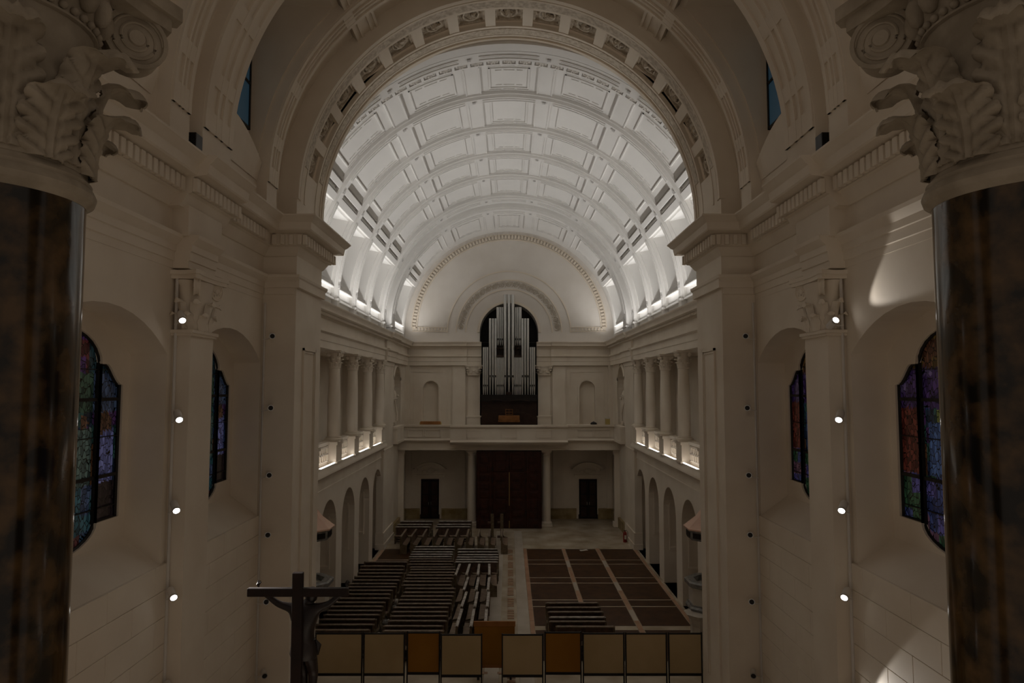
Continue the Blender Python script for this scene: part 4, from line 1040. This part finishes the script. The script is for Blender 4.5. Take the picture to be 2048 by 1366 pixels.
# ------------------------------------------------------------------ baptismal font / pulpit pair
def octo(r, z, cx=0, cy=0): return [(cx + r * cos(pi / 8 + k * pi / 4), cy + r * sin(pi / 8 + k * pi / 4), z) for k in range(8)]
def oct_stack(levels, cap=True):
    mb = MB(); vs = []
    for r, z in levels: vs += octo(r, z)
    n = len(levels); fs = [(j * 8 + i, j * 8 + (i + 1) % 8, (j + 1) * 8 + (i + 1) % 8, (j + 1) * 8 + i) for j in range(n - 1) for i in range(8)]
    if cap: fs += [tuple(range(8)), tuple(range(n * 8 - 1, n * 8 - 9, -1))]
    return mb.add(vs, fs)
for s in (-1, 1):
    t = thing('canopied_pulpit', f'octagonal stone pulpit with grey rim under a pink canopy on the {"left" if s < 0 else "right"} nave wall', 'pulpit', (s * 6.98, 24.0, 0))
    oct_stack([(.62, 0), (.62, .12), (.45, .16), (.38, .3), (.36, 1.0), (.42, 1.25), (.58, 1.42)]).build('stem', 'font_body', t)
    oct_stack([(.88, 1.42), (.9, 1.5), (.84, 1.56), (.84, 1.6)]).build('base_moulding', 'font_rim', t)
    oct_stack([(.78, 1.58), (.78, 2.2)]).build('body', 'font_body', t)
    for k in range(8):
        a = k * pi / 4; MB().bev(-.24, .24, -.02, .0, 1.68, 2.1, .008).build('side_panel', 'font_body', t).rotation_euler = (0, 0, a)
        o = t.children[-1]; o.location = (.735 * sin(a), -.735 * cos(a), 0)
    oct_stack([(.80, 2.16), (.92, 2.22), (.93, 2.34), (.86, 2.38), (.62, 2.38), (.62, 1.9)], cap=False).build('rim', 'font_rim', t)
    oct_stack([(.62, 1.9), (.3, 1.86)]).build('shaded_opening', 'black_wood', t)  # closes the open top in black; the hollow's shade is put into its colour
    MB().box(min(-s * .2, s * .28), max(-s * .2, s * .28), -.5, .5, 2.3, 3.85).build('back_panel', 'white_paint', t)
    oct_stack([(.80, 3.76), (.82, 3.8), (.84, 4.06), (.9, 4.1)]).build('canopy_frieze', 'font_rim', t)
    for k in range(8):
        a = k * pi / 4; o = MB().bev(-.24, .24, -.02, .0, 3.84, 4.02, .006).build('frieze_panel', 'black_wood', t); o.rotation_euler = (0, 0, a); o.location = (.775 * sin(a), -.775 * cos(a), 0)
    oct_stack([(.92, 4.1), (.93, 4.15), (.86, 4.2), (.72, 4.32), (.5, 4.5), (.34, 4.72), (.2, 5.0)]).build('canopy_roof', 'pink_stone', t, 20)

# ------------------------------------------------------------------ dark confessional benches in the side chapels
desk = None
for s in (-1, 1):
    for i, c in enumerate((30.0, 33.45, 36.85)):
        t = thing('wooden_kneeler', f'dark carved wooden kneeling desk in the {"left" if s < 0 else "right"} side arcade, {n_ord[i]} from the pulpit', 'kneeler', (s * 7.62, c, 0), group='dark kneeling desks in the side chapels')
        MB().bev(-.3, .3, -.22, .22, 0, .08, .01).build('base', 'dark_wood', t)
        MB().bev(-.26, .26, .06, .2, .08, .98, .012).build('body', 'dark_wood', t)
        MB().box(-.24, .24, -.2, .06, .08, .2).build('kneeling_step', 'dark_wood', t)
        MB().bev(-.32, .32, -.06, .24, .98, 1.06, .015).build('top', 'dark_wood', t)

# ------------------------------------------------------------------ pews
L = 2.0
pm = {
 'seat': MB().bev(-L / 2 + .03, L / 2 - .03, -.30, -.02, .41, .45, .008).mesh('seat', 'pew_seat'),
 'backrest': MB().sweep([(-.03, .40), (.0, .40), (.055, .9), (.03, .9)], -L / 2 + .03, L / 2 - .03, axis='x').mesh('backrest', 'pew_wood'),
 'top_rail': MB().bev(-L / 2, L / 2, -.025, .085, .885, .93, .012).mesh('top_rail', 'pew_rail_glint'),
 'kneeler': MB().bev(-L / 2 + .06, L / 2 - .06, -.26, -.18, .10, .16, .01).box(-L / 2 + .05, L / 2 - .05, .0, .03, .16, .22).mesh('kneeler', 'pew_wood'),
}
me_end = MB().sweep([(-.30, 0), (.065, 0), (.07, .93), (.01, .945), (-.03, .6), (-.10, .5), (-.30, .46)], -.03, .03, axis='x').mesh('end_panel', 'pew_end')
mats = {'wrapped': 'plastic_wrap'}
me_wrap = pm['top_rail'].copy(); me_wrap.materials.clear(); me_wrap.materials.append(M['plastic_wrap'])
npew = 0
def pew(x, y, rz, label, group, dx=0, rail=None, sc_=1.0):
    global npew
    npew += 1; random.seed(npew * 13)
    t = thing('pew', label, 'pew', (x, y, .012), rz + random.uniform(-.008, .008), group)
    if sc_ != 1.0: t.scale = (sc_, 1, 1)
    for k, me in pm.items():
        link(k, me_wrap if (k == 'top_rail' and rail) else me, t)
    for sx in (-1, 1): link('end_panel', me_end, t, (sx * (L / 2 - .03), 0, 0))
    return t
A_rows = [23.28, 23.79, 24.31, 24.78, 25.24, 25.71, 26.18, 26.68, 27.2, 27.7, 28.17, 28.62, 29.13, 29.66, 30.21, 30.75, 31.37, 32.09]
B_rows = [23.2, 23.65, 24.16, 24.65, 25.11, 25.59, 26.03, 26.48, 26.95, 27.44, 27.95, 28.41, 28.95, 29.4, 29.88, 30.33, 30.8, 31.2, 31.69, 32.2, 32.64, 33.09, 33.55, 34.02, 34.57, 35.12]
def ordn(i): return ['first', 'second', 'third', 'fourth', 'fifth', 'sixth', 'seventh', 'eighth', 'ninth', 'tenth', 'eleventh', 'twelfth', 'thirteenth', 'fourteenth', 'fifteenth', 'sixteenth', 'seventeenth', 'eighteenth', 'nineteenth', 'twentieth', 'twenty-first', 'twenty-second', 'twenty-third', 'twenty-fourth', 'twenty-fifth', 'twenty-sixth'][i]
random.seed(3)
xo = [random.uniform(-.05, .05) for _ in range(80)]
for i, y in enumerate(A_rows): pew((-5.58 if y < 31 else -5.72) + xo[i], y - .04, 0, f'dark wooden pew of the leftmost packed column, {ordn(i)} row from the screens', 'pews packed along the left wall')
for i, y in enumerate(B_rows):
    xc = -3.18 if y < 28.2 else (-3.38 if y < 31.5 else (-3.55 if y < 32.3 else -3.73))
    pew(xc + xo[i + 20], y - .04, 0, f'dark wooden pew of the middle packed column, {ordn(i)} row from the screens', 'pews packed in the middle column', rail=(y > 33), sc_=1.02)
for i, y in enumerate([32.11, 32.55, 33.0, 33.45, 34.02, 34.61]): pew(-1.53 + xo[i + 50], y - .04, 0, f'pale-railed pew in the short stack beside the aisle, {ordn(i)} from the front', 'short stack of pews beside the aisle', rail=True)
# lengthwise pews beside the aisle, backs toward the aisle
rows = [('fourth', 30.78, [-2.24, -1.78, -1.32, -.84]), ('third', 28.6, [-1.80, -1.33, -.87]), ('second', 26.55, [-1.74, -1.28, -.83]), ('first', 24.48, [-1.77, -1.31, -.84])]
for nm, yc, xs in rows:
    for i, x in enumerate(xs):
        pew(x, yc, (pi / 2 if nm == 'fourth' else -pi / 2) - .035 + .02 * i, f'pew turned lengthwise beside the aisle, {nm} group from the screens, {ordn(i)} from the left', 'lengthwise pews beside the aisle', sc_=.94, rail=True)
# back area
for i, x in enumerate([-5.8, -5.24, -4.64, -4.03, -3.43, -2.84, -2.25, -1.64, -1.04, -.37]):
    pew(x, 38.35, pi / 2, f'pew turned lengthwise in the long rear row before the entrance, {ordn(i)} from the left', 'lengthwise pews in the rear row', sc_=1.02)
for i, y in enumerate([39.95, 40.65, 41.58]):
    pew(-5.55, y, 0, f'pew lying crosswise by the small left door, {ordn(i)} from the front', 'crosswise pews by the left door', rail=True)
    pew(-3.22, y + .03, 0, f'pew lying crosswise left of the great door, {ordn(i)} from the front', 'crosswise pews left of the great door', rail=True)
for i, (y, x) in enumerate([(23.6, 2.57), (24.1, 2.36), (24.54, 2.4), (25.1, 2.39), (25.6, 2.36), (26.12, 2.36)]):
    pew(x, y - .04, 0, f'dark pew of the small group on the empty right floor, {ordn(i)} from the screens', 'small group of pews on the right floor', rail=(i == 2))
for i, (x, y) in enumerate(((-.98, 40.6), (-.42, 40.6))):
    t = thing('upended_bench', f'narrow bench stood on its end among the rear pews, {("left", "right")[i]} one', 'bench', (x, y, 0), group='benches stood on end at the rear')
    MB().bev(-.09, .09, -.04, .04, 0, 1.55, .01).build('plank', 'pew_end', t)
    MB().box(-.26, -.09, -.15, .15, .2, .28).box(-.26, -.09, -.15, .15, 1.0, 1.08).build('leg', 'pew_wood', t)
# clutter between the columns of pews
for i in range(14):
    y = 23.6 + i * .62; random.seed(i)
    if y < 27.8: x = -4.39
    else: continue
    t = thing('bundle', f'crumpled pale wrapping bundle in the gap between left and middle pews, {ordn(i)} from the screens', 'bundle', (x, y, .35 + .3 * random.random()), group='wrapping bundles between the pews')
    b = MB().lathe([(.02, -.12), (.09, -.08), (.11, 0), (.08, .09), (.02, .12)], 0, 0, 9); b.v = [tuple(c * random.uniform(.75, 1.2) for c in v) for v in b.v]
    b.build('wrapping', ('plastic_wrap', 'pew_end', 'font_rim')[i % 3], t)
t = thing('paper_sheet', 'single pale paper sheet lying on the dark wooden floor at the far right', 'paper', (4.1, 38.2, .012), .3)
b = MB().add([(-.22, -.12, .001), (.05, -.13, .012), (.24, -.1, .002), (.22, .12, .015), (0, .1, .003), (-.2, .13, .006), (-.22, -.12, .004), (.05, -.13, .015), (.24, -.1, .005), (.22, .12, .018), (0, .1, .006), (-.2, .13, .009)], [(0, 1, 4, 5), (1, 2, 3, 4), (6, 7, 10, 11), (7, 8, 9, 10)]); b.build('sheet', 'paper', t)
# fire extinguisher by the right pilaster
t = thing('fire_extinguisher', 'small red fire extinguisher standing at the foot of the right pilaster', 'extinguisher', (6.72, 40.2, 0))
MB().lathe([(.1, 0), (.11, .03), (.11, .5), (.08, .58), (.03, .62), (.03, .66)], 0, 0, 18).build('cylinder', 'red_paint', t, 40)
MB().box(-.05, .05, -.13, -.105, .2, .42).build('label_plate', 'paper', t)
MB().tube([(0, 0, .64), (.08, -.03, .7), (.15, -.05, .6), (.15, -.05, .3)], .015, 6).box(-.06, .06, -.02, .02, .64, .68).build('hose', 'black_metal', t, 40)

# ------------------------------------------------------------------ folding screens across the crossing
def screen(x0, x1, y, mat, label, group, z0=.45, z1=1.66, post=True):
    t = thing('folding_screen', label, 'screen', ((x0 + x1) / 2, y, 0), group=group); h = (x1 - x0) / 2
    MB().bev(-h + .04, h - .04, -.015, .015, z0 + .04, z1 - .03, .005).build('fabric_panel', mat, t)
    for q in (-h + .02, h - .02):
        MB().box(q - .018, q + .018, -.025, .025, 0, z1 + .02).build('post', 'black_metal', t)
        MB().box(q - .03, q + .03, -.22, .22, 0, .03).build('foot', 'black_metal', t)
    MB().box(-h + .04, h - .04, -.02, .02, z0 - .03, z0 + .05).build('lower_rail', 'black_metal', t)
    MB().box(-h + .04, h - .04, -.02, .02, z1 - .04, z1).build('upper_rail', 'black_metal', t)
cr_l = ['cream fabric folding screen, leftmost of the row', 'cream fabric folding screen, second from the left', None, 'cream fabric folding screen just left of the gap', 'cream fabric folding screen just right of the gap', None, 'cream fabric folding screen right of the dark orange one', 'cream fabric folding screen, second from the right end', 'cream fabric folding screen, rightmost of the row']
gr = 'fabric screens across the crossing'
screen(-5.78, -4.36, 20.9, 'cream_fabric', cr_l[0], gr); screen(-4.34, -3.1, 20.9, 'cream_fabric', cr_l[1], gr)
screen(-3.06, -2.06, 20.98, 'orange_fabric', 'orange fabric folding screen left of the gap between cream screens', gr)
screen(-2.03, -.79, 20.8, 'cream_fabric', cr_l[3], gr); screen(-.22, 1.02, 20.8, 'cream_fabric', cr_l[4], gr)
screen(1.06, 2.17, 20.98, 'orange_fabric', 'dark orange fabric folding screen right of the gap', gr)
screen(2.19, 3.44, 20.9, 'cream_fabric', cr_l[6], gr); screen(3.46, 4.71, 20.9, 'cream_fabric', cr_l[7], gr); screen(4.74, 5.76, 20.9, 'cream_fabric', cr_l[8], gr)
t = thing('orange_screen', 'plain orange board screen standing behind the gap in the row', 'screen', (-.45, 21.8, 0))
MB().bev(-.63, .63, -.02, .02, .35, 1.55, .01).build('board', 'orange_fabric', t); MB().box(-.65, .65, -.03, .03, 1.55, 1.7).box(-.65, .65, -.03, .03, .3, .38).build('rail', 'orange_wood', t)
for q in (-.5, .5): MB().box(q - .03, q + .03, -.2, .2, 0, .3).build('foot', 'black_metal', t)

# ------------------------------------------------------------------ crucifix seen from behind
CX_, CY_ = -3.35, 11.0
cx = thing('crucifix', 'tall dark wooden cross seen from behind, standing before the left crossing pier', 'cross', (CX_, CY_, .9))
def zc(z): return z - .9
MB().bev(-.06, .10, -.05, .05, .5, zc(6.07), .008).build('upright', 'cross_wood', cx)
MB().bev(-.77, .82, -.04, .05, zc(5.70), zc(5.83), .008).xf(lambda v: v).build('crossbeam', 'cross_wood', cx)
MB().box(-.4, .4, -.4, .4, 0, .3).bev(-.26, .26, -.26, .26, .3, .55, .02).build('base', 'dark_wood', cx)
def skin_figure(name, joints, edges, mat, parent, loc, sub=2):
    me = bpy.data.meshes.new(name); me.from_pydata([j[0] for j in joints], edges, []); o = bpy.data.objects.new(name, me); COL.objects.link(o)
    sm = o.modifiers.new('s', 'SKIN'); sm.use_smooth_shade = True
    if not me.skin_vertices: me.attributes  # skin layer is made by the modifier
    if len(me.skin_vertices) == 0:
        import bmesh
        bm = bmesh.new(); bm.from_mesh(me); bm.verts.layers.skin.verify(); bm.to_mesh(me); bm.free()
    for i, j in enumerate(joints):
        me.skin_vertices[0].data[i].radius = j[1] if isinstance(j[1], tuple) else (j[1], j[1])
        me.skin_vertices[0].data[i].use_root = (i == 0)
    ss = o.modifiers.new('d', 'SUBSURF'); ss.levels = sub; ss.render_levels = sub
    dg_ = bpy.context.evaluated_depsgraph_get(); dg_.update(); ev = o.evaluated_get(dg_); nm_ = bpy.data.meshes.new_from_object(ev)
    bpy.data.objects.remove(o); nm_.materials.clear(); nm_.materials.append(M[mat]); nm_.polygons.foreach_set('use_smooth', [True] * len(nm_.polygons))
    return link(name, nm_, parent, loc)
fg = thing('crucified_figure', 'dark bronze figure of a man with outstretched arms hanging on the cross', 'statue', (CX_, CY_ + .25, .9))
J = [((.08, 0, zc(4.84)), .18),
     ((.055, 0, zc(5.02)), .155), ((.06, .01, zc(5.20)), .20), ((.07, .01, zc(5.34)), .215), ((.09, .02, zc(5.49)), .075), ((.125, .05, zc(5.56)), .07), ((.135, .06, zc(5.60)), .06),
     ((-.14, .0, zc(5.44)), .078), ((-.36, -.02, zc(5.51)), .056), ((-.58, -.04, zc(5.68)), .040), ((-.66, -.05, zc(5.78)), .03),
     ((.27, .0, zc(5.44)), .078), ((.46, -.02, zc(5.51)), .056), ((.66, -.04, zc(5.68)), .040), ((.74, -.05, zc(5.78)), .03),
     ((-.01, .0, zc(4.70)), .12), ((.02, .12, zc(4.38)), .08), ((.06, .03, zc(4.12)), .068), ((.12, -.02, zc(3.92)), .042), ((.13, .06, zc(3.84)), .036),
     ((.15, .0, zc(4.70)), .13), ((.185, .13, zc(4.38)), .085), ((.19, .03, zc(4.12)), .07), ((.165, -.02, zc(3.92)), .042), ((.16, .08, zc(3.82)), .036)]
E_ = [(0, 1), (1, 2), (2, 3), (3, 4), (4, 5), (5, 6), (3, 7), (7, 8), (8, 9), (9, 10), (3, 11), (11, 12), (12, 13), (13, 14), (0, 15), (15, 16), (16, 17), (17, 18), (18, 19), (0, 20), (20, 21), (21, 22), (22, 23), (23, 24)]
skin_figure('body', J, E_, 'bronze', fg, (0, 0, 0))
mb = MB()
for s, hx in ((-1, -.67), (1, .75)):
    for k in range(5):
        a = -.6 + k * .3; l = (.045, .065, .07, .065, .05)[k]
        mb.tube([(hx, -.06, zc(5.79)), (hx + l * .7 * sin(a), -.08, zc(5.80) + l * .8), (hx + l * 1.0 * sin(a), -.03, zc(5.80) + l * 1.2)], [.013, .011, .008], 6)
mb.build('fingers', 'bronze', fg, 60)
mb = MB().lathe([(.20, zc(4.66)), (.225, zc(4.74)), (.205, zc(4.86)), (.18, zc(4.95))], .06, 0, 24); mb.xf(lambda v: Vector((v.x, v.y * .8, v.z))); mb.tube([(.24, 0, zc(4.93)), (.29, .04, zc(4.85)), (.27, .03, zc(4.7))], [.03, .04, .02], 6); mb.build('loincloth', 'bronze', fg, 50)
mb = MB().lathe([(.03, zc(5.50)), (.085, zc(5.55)), (.105, zc(5.63)), (.095, zc(5.70)), (.05, zc(5.75)), (.005, zc(5.76))], .15, .06, 16).tube([(.15 + .105 * cos(q), .06 + .105 * sin(q), zc(5.69)) for q in [k * pi / 5 for k in range(11)]], .016, 5); mb.build('hair', 'bronze', fg, 60)
mb = MB().tube([(.15, .16, zc(5.64)), (.15, .195, zc(5.60)), (.15, .16, zc(5.59))], .014, 5).tube([(.125, .15, zc(5.56)), (.15, .155, zc(5.555)), (.175, .15, zc(5.56))], .009, 5).tube([(.105, .155, zc(5.65)), (.13, .16, zc(5.65))], .009, 5).tube([(.17, .16, zc(5.65)), (.195, .155, zc(5.65))], .009, 5); mb.build('face', 'bronze', fg, 60)

# ------------------------------------------------------------------ spotlights
spm = MB().lathe([(.062, 0), (.07, .01), (.07, .24), (.06, .26), (.0, .262)], 0, 0, 20).mesh('housing', 'white_paint', 40)
spr = MB().lathe([(.075, -.012), (.075, .02), (.062, .02), (.06, -.004), (.06, -.012), (.075, -.012)], 0, 0, 20, cap=False).mesh('bezel', 'steel', 40)
sln = MB().lathe([(.001, -.004), (.058, -.004), (.058, .0), (.001, .0)], 0, 0, 20).mesh('lens', 'lens_glow', 40)
sld = MB().lathe([(.001, -.006), (.066, -.006), (.066, .0), (.001, .0)], 0, 0, 20).mesh('lens', 'black_metal', 40)
brk = MB().box(-.015, .015, -.015, .015, .1, .12).mesh('arm', 'white_paint')
def head(x, y, z, target, label, group, lit, power, cone=38, wallx=None, blend=.35):
    d = (Vector(target) - Vector((x, y, z))).normalized()
    t = thing('spotlight', label, 'spotlight', (x, y, z), group=group)
    t.rotation_mode = 'QUATERNION'; t.rotation_quaternion = (-d).to_track_quat('Z', 'Y')
    link('housing', spm, t); link('bezel', spr, t); link('lens', sln if lit else sld, t)
    inv = t.rotation_quaternion.inverted(); a = Vector((0, 0, .12)); b = inv @ (Vector((wallx, y + .1, z - .08)) - Vector((x, y, z)))
    MB().tube([a, (a + b) / 2 + inv @ Vector((0, .02, -.03)), b], .014, 6).build('bracket', 'white_paint', t, 40)
    if lit and power:
        l = bpy.data.lights.new('spot_beam', 'SPOT'); l.energy = power; l.color = (1, .96, .92); l.spot_size = R(cone); l.spot_blend = blend; l.shadow_soft_size = .04
        o = bpy.data.objects.new('spot_beam', l); o.location = Vector((x, y, z)) + d * .03; o.rotation_mode = 'QUATERNION'; o.rotation_quaternion = d.to_track_quat('-Z', 'Y'); COL.objects.link(o)
zs = [10.25, 8.38, 6.7, 5.12, 3.45]
where = ['topmost', 'second from the top', 'middle one', 'second from the bottom', 'lowest']
for s in (-1, 1):
    for i, z in enumerate(zs):
        tgt = (s * -1.0, 3.0 + i * .5, .9) if not (s > 0 and i in (0, 4)) else (6.55, 8.6, z + 1.9)
        head(s * 6.18, 12.86, z, (0, 0, 7) if False else tgt, f'lit white spotlight on the {"left" if s < 0 else "right"} choir pilaster, {where[i]}', 'lit spotlights on the choir pilasters', True, CHOIR_POWER if not (s > 0 and i in (0, 4)) else 60, 42, s * 6.38)
    MB().tube([(s * 6.42, 13.1, .1), (s * 6.42, 13.1, 11.2)], .03, 8).build('cable_duct', 'white_paint', bpy.data.objects['wall_choir_' + ('left' if s < 0 else 'right')], 40)
    MB().tube([(s * 6.42, 17.86, .1), (s * 6.42, 17.86, 11.2)], .03, 8).build('cable_duct', 'white_paint', bpy.data.objects['wall_choir_' + ('left' if s < 0 else 'right')], 40)
    for i, z in enumerate([10.3, 8.45, 6.74, 5.24, 3.58, 1.77]):
        w6 = ['topmost', 'second from the top', 'third from the top', 'third from the bottom', 'second from the bottom', 'lowest'][i]
        head(s * 6.12, 17.6, z, (0, 2, 8) if i < 5 else (1, 3, 0), f'unlit spotlight with black front on the {"left" if s < 0 else "right"} crossing pier, {w6}', 'unlit spotlights on the crossing piers', False, 0, wallx=s * 6.4)
for s in (-1, 1):
    t = thing('loudspeaker', f'small black louvred loudspeaker on the {"left" if s < 0 else "right"} choir cornice below the vault rib', 'speaker', (s * 5.98, 12.62, 13.41))
    MB().bev(-.13, .13, -.14, .14, 0, .34, .01).build('cabinet', 'black_metal', t)
    mb = MB()
    for k in range(5): mb.box(-.12, .12, -.15, -.14, .04 + k * .06, .07 + k * .06)
    mb.build('grille', 'black_wood', t)
